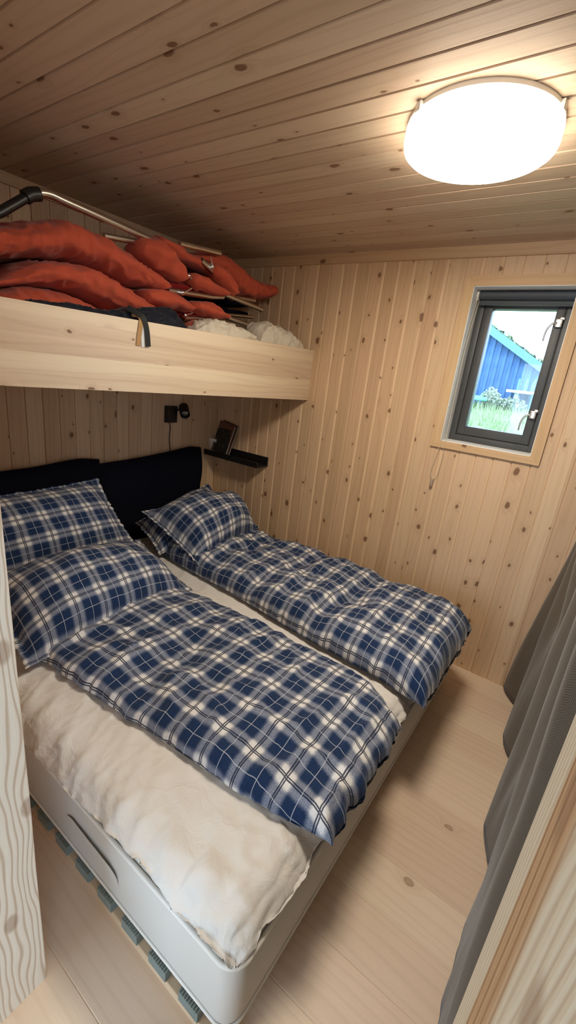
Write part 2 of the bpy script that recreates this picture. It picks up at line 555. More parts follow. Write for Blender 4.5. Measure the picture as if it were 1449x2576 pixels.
for a0, a1, l0, l1 in [(XH, DX0, 0, H), (DX1, XR, 0, H), (DX0, DX1, DH, H)]:
    boarding(m, [(a0, a1, l0, l1)], 0.0875, -0.2200, 0.010, 0.003, lambda a, l, d: (a, YD1 - 0.005 - d, l))
    m.box((a0, YD0, l0), (a1, YD1 - 0.014, l1))
tag(m.build('wall_front', M['wall_d'], fix=False), kind='structure', label='pine boarded wall with the doorway the photo is taken through', cat='wall')
m = MB()
boarding(m, [(YD0 + .001, YW + 0.02, XH - 0.02, XR + 0.02)], 0.0870, 0.8560, 0.007, 0.0035, lambda a, l, d: (l, a, H + d))
m.box((XH - 0.2, YD0 + .001, H + 0.009), (XR + 0.2, YW + 0.2, H + 0.2))
tag(m.build('ceiling', M['ceil'], fix=False), kind='structure', label='ceiling of narrow whitewashed pine boards', cat='ceiling')
m = MB()
boarding(m, [(YD0 - .01, YW + 0.02, XH - 0.02, XR + 0.02)], 0.165, 0.8220, 0.0016, 0.0005, lambda a, l, d: (l, a, -d))
m.box((XH - 0.2, YD0 - .01, -0.2), (XR + 0.2, YW + 0.2, -0.006))
tag(m.build('floor', M['floor'], fix=False), kind='structure', label='floor of wide pale pine planks', cat='floor')

# unseen hall shell behind the camera, added with openings to let daylight in
HX0, HX1, HY0 = -3.3, 1.9, -2.60
m = MB(); m.box((HX0 - .15, HY0, -.2), (HX0, YD0 + .0, H + .2)); tag(m.build('unseen_hall_wall_left', M['plainwood']), kind='structure')
m = MB()
for a0, a1, l0, l1 in ((HY0, -2.45, -.2, H + .2), (-.45, YD0, -.2, H + .2), (-2.45, -.45, -.2, .55), (-2.45, -.45, 2.12, H + .2)):
    m.box((HX1, a0, l0), (HX1 + .15, a1, l1))
tag(m.build('unseen_hall_wall_right', M['plainwood']), kind='structure')
m = MB()
OX0, OX1, OZ0, OZ1 = -2.55, -.45, .30, 2.10
for a0, a1, l0, l1 in ((HX0 - .15, OX0, -.2, H + .2), (OX1, HX1 + .15, -.2, H + .2), (OX0, OX1, -.2, OZ0), (OX0, OX1, OZ1, H + .2)):
    m.box((a0, HY0 - .15, l0), (a1, HY0, l1))
tag(m.build('wall_hall_back', M['plainwood']), kind='structure')
m = MB(); m.box((HX0, HY0, H), (HX1, YD0, H + .15)); tag(m.build('unseen_hall_ceiling', M['plainwood']), kind='structure')
m = MB(); m.box((XH - 1.1, YD0 - .02, 0), (XH, YD0 + .14, H)); m.box((XR, YD0 - .02, 0), (HX1 + .15, YD0 + .14, H)); tag(m.build('wall_hall_front', M['plainwood']), kind='structure')
m = MB(); m.box((HX0, HY0, -.2), (HX1, YD0 - .011, -.0005)); tag(m.build('unseen_hall_floor', M['floor']), kind='structure')

# cornice trims
m = MB(); m.box((XH, YW - 0.014, H - 0.052), (XR, YW + 0.004, H + 0.002), bev=0.003)
tag(m.build('trim_1', M['trim_x']), kind='structure', label='flat pine ceiling trim above the window wall', cat='trim')
m = MB(); m.box((XH - 0.004, YD1, H - 0.046), (XH + 0.014, YW - 0.012, H + 0.002), bev=0.003)
tag(m.build('trim_2', M['trim_y']), kind='structure', label='flat pine ceiling trim above the loft shelf', cat='trim')

# window
win = empty('window_1', ((WX0 + WX1) / 2, YW, WZ0), 'small grey framed window with pine casing in the boarded wall', 'window', kind='structure')
cw = 0.047
def mitred(mb, side):
    x0, x1, z0, z1 = WX0, WX1, WZ0, WZ1
    o = {'l': [(x0 - cw, z0 - cw + .010), (x0, z0), (x0, z1), (x0 - cw, z1 + cw)], 'r': [(x1, z0), (x1 + cw, z0 - cw + .010), (x1 + cw, z1 + cw), (x1, z1)],
         'b': [(x0 - cw, z0 - cw + .010), (x1 + cw, z0 - cw + .010), (x1, z0), (x0, z0)], 't': [(x0, z1), (x1, z1), (x1 + cw, z1 + cw), (x0 - cw, z1 + cw)]}[side]
    ya, yb = YW - 0.014, YW + 0.006
    vs = [(p[0], ya, p[1]) for p in o] + [(p[0], yb, p[1]) for p in o]
    mb.add(vs, [(0, 1, 2, 3), (7, 6, 5, 4)] + [(i, i + 4, (i + 1) % 4 + 4, (i + 1) % 4) for i in range(4)])
for s_, mt in (('l', 'casing'), ('r', 'casing'), ('t', 'casing_h'), ('b', 'casing_h')):
    m = MB(); mitred(m, s_); m.build('casing', M[mt], win)
m = MB()
yr0, yr1 = YW - 0.010, YW + 0.23
m.box((WX0 - 0.012, yr0, WZ0 - 0.012), (WX0 + .003, yr1, WZ1 + 0.012)); m.box((WX1 - .003, yr0, WZ0 - 0.012), (WX1 + 0.012, yr1, WZ1 + 0.012))
m.box((WX0, yr0, WZ0 - 0.012), (WX1, yr1, WZ0 + .003)); m.box((WX0, yr0, WZ1 - .003), (WX1, yr1, WZ1 + 0.012))
m.build('reveal', M['reveal'], win)
def ring(mb, x0, x1, z0, z1, w, y0, y1, bev=0.003, wb=None):
    wb = w if wb is None else wb
    mb.box((x0, y0, z0), (x0 + w, y1, z1), bev=bev); mb.box((x1 - w, y0, z0), (x1, y1, z1), bev=bev)
    mb.box((x0 + w - .001, y0, z0), (x1 - w + .001, y1, z0 + wb), bev=bev); mb.box((x0 + w - .001, y0, z1 - w), (x1 - w + .001, y1, z1), bev=bev)
FX0, FX1, FZ0, FZ1 = WX0 + .002, WX1 - .002, WZ0 + .002, WZ1 - .002
m = MB(); ring(m, FX0, FX1, FZ0, FZ1, 0.034, YW + 0.130, YW + 0.225)
fr = m.build('outer_frame', M['frame'], win, smooth='auto')
m = MB(); ring(m, FX0 + .034, FX1 - .034, FZ0 + .034, FZ1 - .034, 0.005, YW + 0.137, YW + 0.22, 0.0)
m.build('gasket', M['gasket'], win)
m = MB(); ring(m, FX0 + .039, FX1 - .039, FZ0 + .039, FZ1 - .039, 0.038, YW + 0.133, YW + 0.195, wb=0.046)
sash = m.build('sash', M['frame'], win, smooth='auto')
GX0, GX1, GZ0, GZ1 = FX0 + .077, FX1 - .077, FZ0 + .085, FZ1 - .077
m = MB(); m.box((GX0 - .004, YW + 0.163, GZ0 - .004), (GX1 + .004, YW + 0.167, GZ1 + .004))
m.build('pane', M['glass'], sash)
for hx, hz in ((-0.292, 1.915), (-0.292, 1.478)):
    m = MB()
    m.box((hx - 0.010, YW + 0.111, hz - 0.012), (hx + 0.020, YW + 0.134, hz + 0.026), bev=0.004)
    m.box((hx + 0.006, YW + 0.115, hz + 0.020), (hx + 0.026, YW + 0.134, hz + 0.034), bev=0.003)
    hb = m.build('handle_base', M['chrome'], sash, smooth='auto')
    m = MB()
    arc = catmull([(hx - 0.002, YW + 0.109, hz + 0.006), (hx - 0.020, YW + 0.107, hz + 0.002), (hx - 0.034, YW + 0.106, hz - 0.018), (hx - 0.040, YW + 0.107, hz - 0.045), (hx - 0.041, YW + 0.109, hz - 0.078)], 6)
    m.tube(arc, [0.0052 - 0.002 * abs(i / len(arc) - .3) for i in range(len(arc))], 10)
    m.build('handle', M['chrome'], sash, smooth=True)

# roller blind in the reveal
bl = empty('roller_blind', ((WX0 + WX1) / 2, YW + 0.05, WZ1), 'rolled up dark grey blind with bead cord at the window top', 'blind')
m = MB(); m.tube([(WX0 + .014, YW + 0.0840, WZ1 - .024), (WX1 - .008, YW + 0.0840, WZ1 - .024)], 0.0215, 24)
m.box((WX0 + .016, YW + 0.0980, WZ1 - .062), (WX1 - .010, YW + 0.0995, WZ1 - .02))
m.box((WX0 + .016, YW + 0.0940, WZ1 - .070), (WX1 - .010, YW + 0.1040, WZ1 - .060), bev=.002)
m.build('blind_roll', M['blind'], bl, smooth='auto')
m = MB(); m.lathe([(0.020, -0.006), (0.024, -0.004), (0.024, 0.004), (0.020, 0.006)], (WX0 + .008, YW + 0.0840, WZ1 - .024), 24, Matrix.Rotation(math.pi / 2, 3, 'Y'))
m.box((WX0 + .001, YW + 0.0700, WZ1 - .050), (WX0 + .006, YW + 0.1000, WZ1 - .001))
m.build('chain_wheel', M['white_enamel'], bl, smooth='auto')
m = MB()
ch1 = catmull([(WX0 + .012, YW + .062, WZ1 - .02), (WX0 + .011, YW - .004, WZ1 - .30), (WX0 + .010, YW - .0165, WZ0 + .02), (WX0 + .004, YW - .0175, WZ0 - .05), (WX0 - .012, YW - .0175, WZ0 - .16), (WX0 - .004, YW - .0175, WZ0 - .200), (WX0 + .008, YW - .0175, WZ0 - .216)], 14)
ch2 = catmull([(WX0 + .012, YW + .106, WZ1 - .02), (WX0 + .020, YW + .004, WZ1 - .32), (WX0 + .030, YW - .0165, WZ0 + .01), (WX0 + .034, YW - .0175, WZ0 - .08), (WX0 + .028, YW - .0175, WZ0 - .17), (WX0 + .018, YW - .0175, WZ0 - .205), (WX0 + .008, YW - .0175, WZ0 - .216)], 14)
for ch in (ch1, ch2):
    L = 0
    m.tube(ch, 0.0011, 6)
    prev = ch[0]; acc = 0
    for p in ch[1:]:
        seg = (p - prev).length
        while acc < seg:
            c = prev.lerp(p, acc / seg)
            m.lathe([(0.0004, -.002), (0.0019, -.001), (0.0019, .001), (0.0004, .002)], c, 6)
            acc += 0.0062
        acc -= seg
        prev = p
m.build('bead_cord', M['cord'], bl, smooth=True)
m = MB(); m.box((WX0 - .003, YW - .023, WZ0 - .262), (WX0 + .013, YW - .009, WZ0 - .215), bev=.005)
m.build('cord_weight', M['clear'], bl, smooth=True)

# doorway jambs
dr = empty('door_1', (-0.37, 0.21, 0), 'open doorway with raw brushed pine jambs', 'doorway', kind='structure')
def jamb(x0, x1, mat, rr):
    m = MB()
    n = 60
    # plank with eased, slightly wavy front edge
    sec = [(x0, YD0 - .06), (x0, YD1 + .004), (x1, YD1 + .004), (x1, YD0 - .06)]
    vs, fs = [], []
    prof = []
    for cx, cy, s0 in ((x0 + rr, YD0 - .06 + rr, math.pi), (x1 - rr, YD0 - .06 + rr, 1.5 * math.pi), (x1 - rr, YD1 + .004 - rr, 0), (x0 + rr, YD1 + .004 - rr, .5 * math.pi)):
        for k in range(5):
            a = s0 + k / 4 * math.pi / 2
            prof.append((cx + rr * math.cos(a), cy + rr * math.sin(a)))
    K = len(prof)
    for i in range(n + 1):
        z = DH * i / n
        for (px, py) in prof:
            w = 0.0018 * nz(z * 3, py * 9, px) if py > YD1 - .03 else 0
            vs.append((px, py + w, z))
    for i in range(n):
        for k in range(K):
            k2 = (k + 1) % K
            fs.append((i * K + k, i * K + k2, (i + 1) * K + k2, (i + 1) * K + k))
    fs.append(tuple(range(K))); fs.append(tuple(n * K + k for k in range(K)))
    m.add(vs, fs)
    return m.build('jamb', mat, dr, smooth='auto')
jamb(-0.800, -0.770, M['jamb_l'], 0.006)
jamb(0.036, 0.066, M['jamb_r'], 0.005)
m = MB(); m.box((-0.800, YD0 - .06, DH), (0.066, YD1 + .004, DH + .03), bev=.004)
m.build('lintel', M['jamb_l'], dr)

# ------------------------------------------------------------------ bed
BX0, BX1, BY0, BY1 = -2.295, -0.312, 0.478, 2.275
base = empty('slatted_bedstead', ((BX0 + BX1) / 2, (BY0 + BY1) / 2, 0), 'low pine slatted bedstead on the floor under the cream mattress', 'bed')
for y0, y1 in ((0.467, 0.512), (1.36, 1.40), (2.235, 2.267)):
    m = MB(); m.box((BX0 + .02, y0, 0.0), (BX1 - .015, y1, 0.0295), bev=.003)
    m.build('rail', M['rail'], base)
x = -0.432
while x > BX0 + .08:
    m = MB()          # ribbed board end to end across the bed
    pr = [(-.034, .030), (-.034, .060)]
    for k in range(9):
        c0 = -.032 + k * .008
        pr += [(c0 - .0022, .0668), (c0 + .0022, .0668), (c0 + .0030, .0635), (c0 + .0050, .0635)] if k < 8 else [(c0 - .0022, .0668), (c0 + .002, .0668)]
    pr += [(.034, .060), (.034, .030)]
    n_ = len(pr)
    m.add([(x + p[0], 0.464, p[1]) for p in pr] + [(x + p[0], 2.270, p[1]) for p in pr],
          [(i, (i + 1) % n_, (i + 1) % n_ + n_, i + n_) for i in range(n_)] + [tuple(range(n_)), tuple(range(n_, 2 * n_))[::-1]])
    m.build('slat', M['slat'], base)
    x -= 0.118

def rrect(x0, x1, y0, y1, r, n=8):
    out = []
    for cx, cy, s0 in ((x1 - r, y1 - r, 0), (x0 + r, y1 - r, .5 * math.pi), (x0 + r, y0 + r, math.pi), (x1 - r, y0 + r, 1.5 * math.pi)):
        for k in range(n + 1):
            a = s0 + k / n * math.pi / 2
            out.append((cx + r * math.cos(a), cy + r * math.sin(a)))
    return out

def slab(mb, prof, x0, x1, y0, y1, r):
    """prof: (inset, z) rings up a rounded rectangle"""
    rings = [rrect(x0 + i, x1 - i, y0 + i, y1 - i, max(r - i * .5, .012)) for i, z in prof]
    K = len(rings[0])
    vs, fs = [], []
    for (i, z), rg in zip(prof, rings):
        vs += [(p[0], p[1], z) for p in rg]
    for j in range(len(prof) - 1):
        for k in range(K):
            k2 = (k + 1) % K
            fs.append((j * K + k, j * K + k2, (j + 1) * K + k2, (j + 1) * K + k))
    fs.append(tuple(range(K))[::-1]); fs.append(tuple((len(prof) - 1) * K + k for k in range(K)))
    mb.add(vs, fs)

mt = empty('mattress', ((BX0 + BX1) / 2, (BY0 + BY1) / 2, 0.067), 'thick cream double mattress with piped edge on the slatted base', 'mattress')
m = MB(); slab(m, [(.012, .0675), (.003, .074), (0, .085), (-.002, .19), (0, .285), (.006, .297), (.02, .300)], BX0, BX1, BY0, BY1, .05)
m.build('body', M['mattress'], mt, smooth='auto')
m = MB(); slab(m, [(.008, .300), (.010, .312), (.016, .330), (.030, .350), (.052, .364), (.085, .372), (.14, .375)], BX0, BX1, BY0, BY1, .06)
m.build('topper', M['topper'], mt, smooth='auto')
m = MB()
for zz, rr in ((0.300, .0065), (0.075, .004)):
    m.tube([(p[0], p[1], zz) for p in rrect(BX0 - .001, BX1 + .001, BY0 - .001, BY1 + .001, .05, 10)], rr, 8, closed=True)
m.build('piping', M['piping'], mt, smooth=True)
m = MB()   # sewn carrying handle on the near side
hs = [(-0.99, .195), (-.96, .214), (-.90, .216), (-.80, .212), (-.755, .206), (-.735, .190), (-.733, .165)]
path = catmull([(a, BY0 - .005 - .006 * math.sin(math.pi * i / 6), z) for i, (a, z) in enumerate(hs)], 6)
for i in range(len(path) - 1):
    p, q = path[i], path[i + 1]
    m.add([(p.x, p.y, p.z), (q.x, q.y, q.z), (q.x, q.y + .003, q.z - .032), (p.x, p.y + .003, p.z - .032)], [(0, 1, 2, 3)])
m.build('handle', M['mattress'], mt, smooth=True, fix=False)

# sheet: lies on the topper, hangs over near and foot edges
def topz(d):
    """height of the topper surface at distance d inside the edge"""
    return float(np.interp(d, [.008, .010, .016, .030, .052, .085, .14], [.300, .312, .330, .350, .364, .372, .375]))
def sheet_mesh():
    m = MB()
    NU, NV = 250, 150
    vs, uvs = [], []
    for i in range(NU + 1):
        s = i / NU
        for j in range(NV + 1):
            t = j / NV
            # unrolled coordinates: gx to the foot, gy from near side
            gx = BX0 + .02 + s * (BX1 - BX0 + .055)
            gy = BY0 - .060 + t * (BY1 - BY0 + .04)
            # ragged hem
            gyn = gy
            if t < .3:
                low = float(np.interp(gx, [-2.3, -1.3, -1.05, -.86, -.64, -.50, -.42, -.35, -.30], [-.045, -.035, -.026, -.016, .002, -.014, .0, -.004, -.012]))
                low += .004 * nz(gx * 9, 1.7) + .0035 * nz(gx * 24, 2.2)
                gyn = max(gy, BY0 + low)
            gxn = gx
            hem = BX1 + .012 + 0.010 * nz(gy * 4.3, 8.1) + 0.008 * nz(gy * 26, 3.3) - .022 * math.exp(-((gy - BY0 - .09) / .035) ** 2) + .012 * math.exp(-((gy - BY0 - .03) / .03) ** 2)
            gxn = min(gx, hem)
            dn = gyn - BY0; df = BX1 - gxn; dh = gxn - BX0; dfar = BY1 - gyn
            px, py = gxn, gyn
            z = .377
            # near side roll-off (arc length -> position on the topper profile)
            pr = [(-.01, .302), (.008, .304), (.010, .314), (.016, .332), (.030, .352), (.052, .366), (.085, .374), (.14, .377)]
            def wrap(d):
                arc = [0.0]
                for a, b in zip(pr[::-1][:-1], pr[::-1][1:]):
                    arc.append(arc[-1] + math.hypot(a[0] - b[0], a[1] - b[1]))
                dist = .14 - d
                if dist <= 0: return d, .377
                P = pr[::-1]
                return float(np.interp(dist, arc, [p[0] for p in P])), float(np.interp(dist, arc, [p[1] for p in P]))
            dz = 0
            if dn < .14:
                d2, zz = wrap(dn); py = BY0 + d2; dz += zz - .377
            if df < .14:
                d2, zz = wrap(df); px = BX1 - d2; dz += zz - .377
            # round the corner
            z = max(.377 + dz, .302)
            if dn < .14 and df < .14:
                cx, cy = BX1 - .10, BY0 + .10
                vx, vy = px - cx, py - cy
                R = math.hypot(vx, vy)
                if vx > 0 and vy < 0 and R > .093:
                    k = .093 / R
                    px, py = cx + vx * k, cy + vy * k
            edge = min(dn, df)
            k = 1.0 if edge > .10 else 1.35
            w = .0045 * ridge(gx * 5 + nz(gx * 3, gy * 3) * .8, gy * 9, 1.0) + .004 * ridge(gx * 13 + gy * 9, gy * 6 - gx * 2, 4.0) + .0022 * ridge(gx * 30, gy * 24, 9)
            if dn < .30:
                w += .006 * ridge(gx * 8 + gy * 5, gy * 2.0, 6.0)
            if df < .2:
                w += .006 * ridge(gy * 17 - gx * 6, gx * 5, 7.0)
            if dn < .0 or df < .0:
                w += .007 * (0.6 + nz(gx * 21 + gy * 21, 1.2))
            z += w * k * (1.0 if edge > .05 else .35)
            if dn < .06: py -= w * k * .9 + .0025
            if df < .06: px += w * k * .9 + .0025
            vs.append((px, py, z)); uvs.append((gx, gy))
    fs = []
    S = NV + 1
    for i in range(NU):
        for j in range(NV):
            fs.append((i * S + j, (i + 1) * S + j, (i + 1) * S + j + 1, i * S + j + 1))
    m.add(vs, fs)
    return m
sh = sheet_mesh().build('bed_sheet', M['sheet'], smooth=True, fix=False)
tag(sh, 'crumpled white sheet spread over the double mattress', 'sheet')
md = sh.modifiers.new('thickness', 'SOLIDIFY'); md.thickness = 0.0012; md.offset = 1

# ------------------------------------------------------------------ duvets
def duvet(name, label, x0, x1, near, far, thick, zb, seed, head_flat=0.12, valleys=(), tufts=(), uvoff=(0, 0), mat='plaid'):
    m = MB()
    NU, NV = 230, 150
    vs, uu = [], []
    for i in range(NU + 1):
        u = i / NU
        x = x0 + u * (x1 - x0)
        yn, yf = smooth_interp(x, near), smooth_interp(x, far)
        yc, hw = (yn + yf) / 2, (yf - yn) / 2
        e = 1.0
        df = (x1 - x) / .10
        if df < 1: e *= max(.0, 1 - (1 - df) ** 2.2) ** .5 * .90 + .10
        dh = (x - x0) / head_flat
        if dh < 1: e *= max(0, 1 - (1 - dh) ** 2) ** .5 * .8 + .2
        hw *= 1 - .03 * max(0, 1 - df) if df < 1 else 1
        arc = 0; prev = None
        row = []
        for j in range(NV + 1):
            ph = math.pi * 1.5 - 2 * math.pi * j / NV      # start at bottom middle, go via near side over the top
            c, s = math.cos(ph + math.pi), math.sin(ph + math.pi)
            c = -math.cos(ph) if False else math.cos(ph)
            s = math.sin(ph)
            q = math.copysign(abs(c) ** .62, c)
            y = yc + hw * q
            hgt = abs(s) ** .62
            lump = 1 + .16 * nz(x * 4.2, y * 4.2, seed) + .12 * nz(x * 9, y * 8, seed + 3)
            z = zb + thick * e * lump * hgt * .80 + thick * .20 if s > 0 else zb + thick * .20 * (1 - hgt)
            yy, xx = y, x
            zs = zb + thick * e * hgt * (.8 if s > 0 else -.2) + thick * .2
            if s > 0:
                v = (y - yn) / max(hw * 2, .01)
                for vx, vw, vd, va in valleys:
                    d = (x - vx - va * (v - .5)) / vw
                    z -= vd * math.exp(-d * d) * hgt * e
                for tx, ty, tw, td in tufts:
                    d2 = ((x - tx) ** 2 + (y - ty) ** 2) / tw ** 2
                    z -= td * math.exp(-d2)
                    ang = math.atan2(y - ty, x - tx)
                    z += .006 * math.sin(ang * 7 + seed) * math.exp(-d2 * .28) * min(1, d2 * 2)
                wr = .0150 * ridge(x * 4.5 + y * 2.5, y * 5.5 - x * 3.0 + nz(x * 3, y * 3, 2) * .7, seed) + .0095 * ridge(x * 8 - y * 6, y * 9 + x * 4, seed + 5) + .0042 * ridge(x * 22, y * 18, seed + 8)
                z += wr * hgt * (.3 + .7 * e) - .009
                side = abs(q) ** 6
                yy += math.copysign(1, q) * side * (.010 * nz(x * 9, seed) + .008 * nz(x * 22, seed + 2) + .004 * nz(x * 55, seed + 2))
                if side > .3:
                    z += .007 * nz(x * 26, y * 5, seed + 6) * side
            if df < .8:
                k = (1 - df / .8)
                rf = nz(y * 13, seed + 11) * .016 + nz(y * 34, seed + 12) * .011
                xx += rf * k
                if s > 0:
                    z += k * (.012 * nz(y * 24, x * 6, seed + 14) + .008 * nz(y * 60, seed + 15))
            z = max(z, zb + (.003 if s > 0 else 0))
            p = Vector((xx, yy, z))
            if prev is not None:
                arc += math.hypot(y - prev[0], (zs - prev[1]) * .8)
            prev = (y, zs)
            row.append((p, arc))
        tot = row[NV // 2][1]
        for p, a in row:
            vs.append(p); uu.append((x - x0 + uvoff[0], a - tot + uvoff[1]))
    fs, fu = [], []
    S = NV + 1
    for i in range(NU):
        for j in range(NV):
            q = (i * S + j, (i + 1) * S + j, (i + 1) * S + j + 1, i * S + j + 1)
            fs.append(q); fu.append([uu[k] for k in q])
    m.add(vs, fs, fu)
    o = m.build(name, M[mat], smooth=True, fix=False)
    return tag(o, label, 'duvet', 'plaid duvets on the double bed')

duvet('duvet', 'navy plaid duvet on the near half of the bed, towards the doorway', -1.70, -0.275,
      [(-1.75, .64), (-1.45, .655), (-1.16, .68), (-.88, .71), (-.56, .74), (-.4, .765), (-.27, .79)],
      [(-1.75, 1.34), (-1.47, 1.38), (-1.25, 1.42), (-.78, 1.42), (-.55, 1.42), (-.38, 1.38), (-.27, 1.28)], .098, .383, 1.3,
      valleys=((-1.12, .09, .020, -.20), (-.86, .07, .008, .15)), tufts=((-1.05, 1.02, .07, .018),))
duvet('duvet', 'puffier navy plaid duvet along the window wall', -2.06, -0.245,
      [(-2.15, 1.63), (-1.82, 1.58), (-1.28, 1.55), (-.84, 1.50), (-.55, 1.49), (-.35, 1.475), (-.24, 1.425)],
      [(-2.15, 2.20), (-1.68, 2.24), (-1.4, 2.26), (-1.09, 2.29), (-.81, 2.28), (-.63, 2.27), (-.44, 2.28), (-.27, 2.16)], .150, .383, 7.9,
      valleys=((-1.52, .05, .020, .05), (-1.18, .05, .026, .12), (-.78, .06, .030, .10)), tufts=((-1.50, 1.88, .06, .025), (-1.05, 1.86, .07, .035), (-.72, 1.84, .06, .03)), uvoff=(.04, .03))

# ------------------------------------------------------------------ pillows
def pillow(label, TL, TR, BR, BL, thick, seed, under=.55, size=(.72, .52), bend=0.0):
    TL, TR, BR, BL = map(Vector, (TL, TR, BR, BL))
    c = (TL + TR + BR + BL) / 4
    nrm = ((TR - BL).cross(TL - BR)).normalized()
    if nrm.z < 0: nrm = -nrm
    N1, N2 = 96, 72
    m = MB()
    vs, uu = [], []
    for side in (1, -1):
        for i in range(N1 + 1):
            for j in range(N2 + 1):
                s = 2 * i / N1 - 1; t = 2 * j / N2 - 1
                s2 = s * (1 - .045 * (1 - t * t) * abs(s) ** 3)
                t2 = t * (1 - .055 * (1 - s * s) * abs(t) ** 3)
                a, b = (s2 + 1) / 2, (t2 + 1) / 2
                p = (TL.lerp(TR, a)).lerp(BL.lerp(BR, a), b)
                es = min(1, abs(s) / .93); et = min(1, abs(t) / .92)
                h = (max(0, 1 - es ** 2.6) ** .62) * (max(0, 1 - et ** 2.4) ** .62)
                lump = 1 + .14 * nz(s * 1.5, t * 1.5, seed) + .07 * nz(s * 4, t * 3, seed + 2)
                z = thick * h * lump * (1 if side > 0 else under) * .62
                # creases radiating from the seams
                ex, ey = (1 - abs(s)), (1 - abs(t))
                cr = .0075 * nz(t * 9, s * 1.2, seed + 5) * math.exp(-((ex - .12) / .13) ** 2) + .0075 * nz(s * 12, t * 1.2, seed + 6) * math.exp(-((ey - .13) / .14) ** 2)
                wr = .0055 * ridge(s * 2.6 + t * 1.1, t * 2.2 - s, seed + 7) * h + .003 * ridge(s * 6, t * 5, seed + 9) * h
                z += (cr + wr) * (1 if side > 0 else .3)
                off = nrm * (z * side)
                fl = max(0, max(es, et) - .97) / .03
                if max(abs(s), abs(t)) > .90:
                    k = (max(abs(s), abs(t)) - .90) / .10
                    off = off + nrm * k * (.010 * nz(s * 11 + t * 13, seed + 20) + .006 * nz(s * 27 - t * 25, seed + 21))
                    p = p + (p - c).normalized() * k * (.008 * nz(s * 9 - t * 8, seed + 22) + .006 * nz(s * 24 + t * 22, seed + 23))
                if side < 0: off = off - nrm * .0015
                vs.append(p + off)
                uu.append((s * size[0] / 2 + seed * .013, t * size[1] / 2 + seed * .029))
    S = N2 + 1
    fs, fu = [], []
    B = (N1 + 1) * S
    for sd in (0, 1):
        for i in range(N1):
            for j in range(N2):
                q = (i * S + j, (i + 1) * S + j, (i + 1) * S + j + 1, i * S + j + 1)
                if sd: q = q[::-1]
                q = tuple(k + B * sd for k in q)
                fs.append(q); fu.append([uu[k] for k in q])
    # rim
    rim = [(i, 0) for i in range(N1)] + [(N1, j) for j in range(N2)] + [(i, N2) for i in range(N1, 0, -1)] + [(0, j) for j in range(N2, 0, -1)]
    for k in range(len(rim)):
        a, b = rim[k], rim[(k + 1) % len(rim)]
        ia, ib = a[0] * S + a[1], b[0] * S + b[1]
        q = (ia, ib, ib + B, ia + B)
        fs.append(q); fu.append([uu[x] for x in q])
    m.add(vs, fs, fu)
    o = m.build('pillow', M['plaid2'], smooth=True)
    return tag(o, label, 'pillow', 'plaid pillows on the double bed')

pillow('plaid pillow propped upright against the near black headboard', (-2.215, .60, .85), (-2.205, 1.335, .865), (-1.98, 1.46, .46), (-1.98, .58, .46), .23, 1.0, size=(.80, .50))
pillow('big plaid pillow slanting down onto the near duvet, beside the doorway jamb', (-1.93, .58, .585), (-1.905, 1.395, .575), (-1.46, 1.40, .430), (-1.44, .575, .425), .28, 2.0, size=(.80, .52))
pillow('plaid pillow lying lowest in the far corner, partly hidden under another', (-2.27, 1.63, .51), (-2.27, 2.27, .69), (-1.90, 2.22, .50), (-1.90, 1.53, .44), .20, 3.0, size=(.66, .46))
pillow('plaid pillow on top of its neighbour in the far corner by the window wall', (-2.17, 1.60, .625), (-1.95, 2.25, .69), (-1.69, 2.20, .515), (-1.605, 1.57, .465), .30, 4.0, size=(.68, .52))

# ------------------------------------------------------------------ headboard cushions
def headboard(label, y0, y1, top, right, seed):
    m = MB()
    NY, NZ = 70, 44
    vs = []
    xb, xf = XH + .006, -2.322
    for side in (0, 1):
        for i in range(NY + 1):
            for j in range(NZ + 1):
                t = j / NZ; s = i / NY
                yr = y1 + smooth_interp(t, right)
                y = y0 + s * (yr - y0)
                z = t * smooth_interp(s, top)
                ed = min(s, 1 - s, (1 - t) * .8) * 14
                bulge = min(1, max(0, ed)) ** .5
                xm = (xb + xf) / 2
                if side == 0:
                    x = xm + (xf - xm) * bulge + .006 * nz(y * 5, z * 5, seed) * bulge + .004 * nz(y * 14, z * 10, seed)
                else:
                    x = xm + (xb - xm) * bulge
                vs.append((x, y, z))
    S = NZ + 1; B = (NY + 1) * S
    fs = []
    for sd in (0, 1):
        for i in range(NY):
            for j in range(NZ):
                q = [i * S + j, (i + 1) * S + j, (i + 1) * S + j + 1, i * S + j + 1]
                fs.append(tuple((k + B * sd) for k in (q if not sd else q[::-1])))
    rim = [(i, 0) for i in range(NY)] + [(NY, j) for j in range(NZ)] + [(i, NZ) for i in range(NY, 0, -1)] + [(0, j) for j in range(NZ, 0, -1)]
    for k in range(len(rim)):
        a, b = rim[k], rim[(k + 1) % len(rim)]
        ia, ib = a[0] * S + a[1], b[0] * S + b[1]
        fs.append((ia, ib, ib + B, ia + B))
    m.add(vs, fs)
    o = m.build('headboard', M['black_cloth'], smooth='auto')
    return tag(o, label, 'headboard', 'black headboards')
headboard('black fabric headboard behind the near pillows', .50, 1.455, [(0, .915), (.35, .918), (.62, .925), (.80, .945), (.92, .950), (1, .925)], [(0, 0), (.7, -.02), (.9, .0), (1, -.02)], 1)
headboard('black fabric headboard in the far corner beneath the reading lamp', 1.43, 2.265, [(0, .905), (.3, .915), (.6, .935), (.85, .962), (.93, .962), (1, .944)], [(0, .01), (.55, .012), (.68, .0), (.78, .022), (.9, .012), (.97, -.004), (1, -.012)], 5)

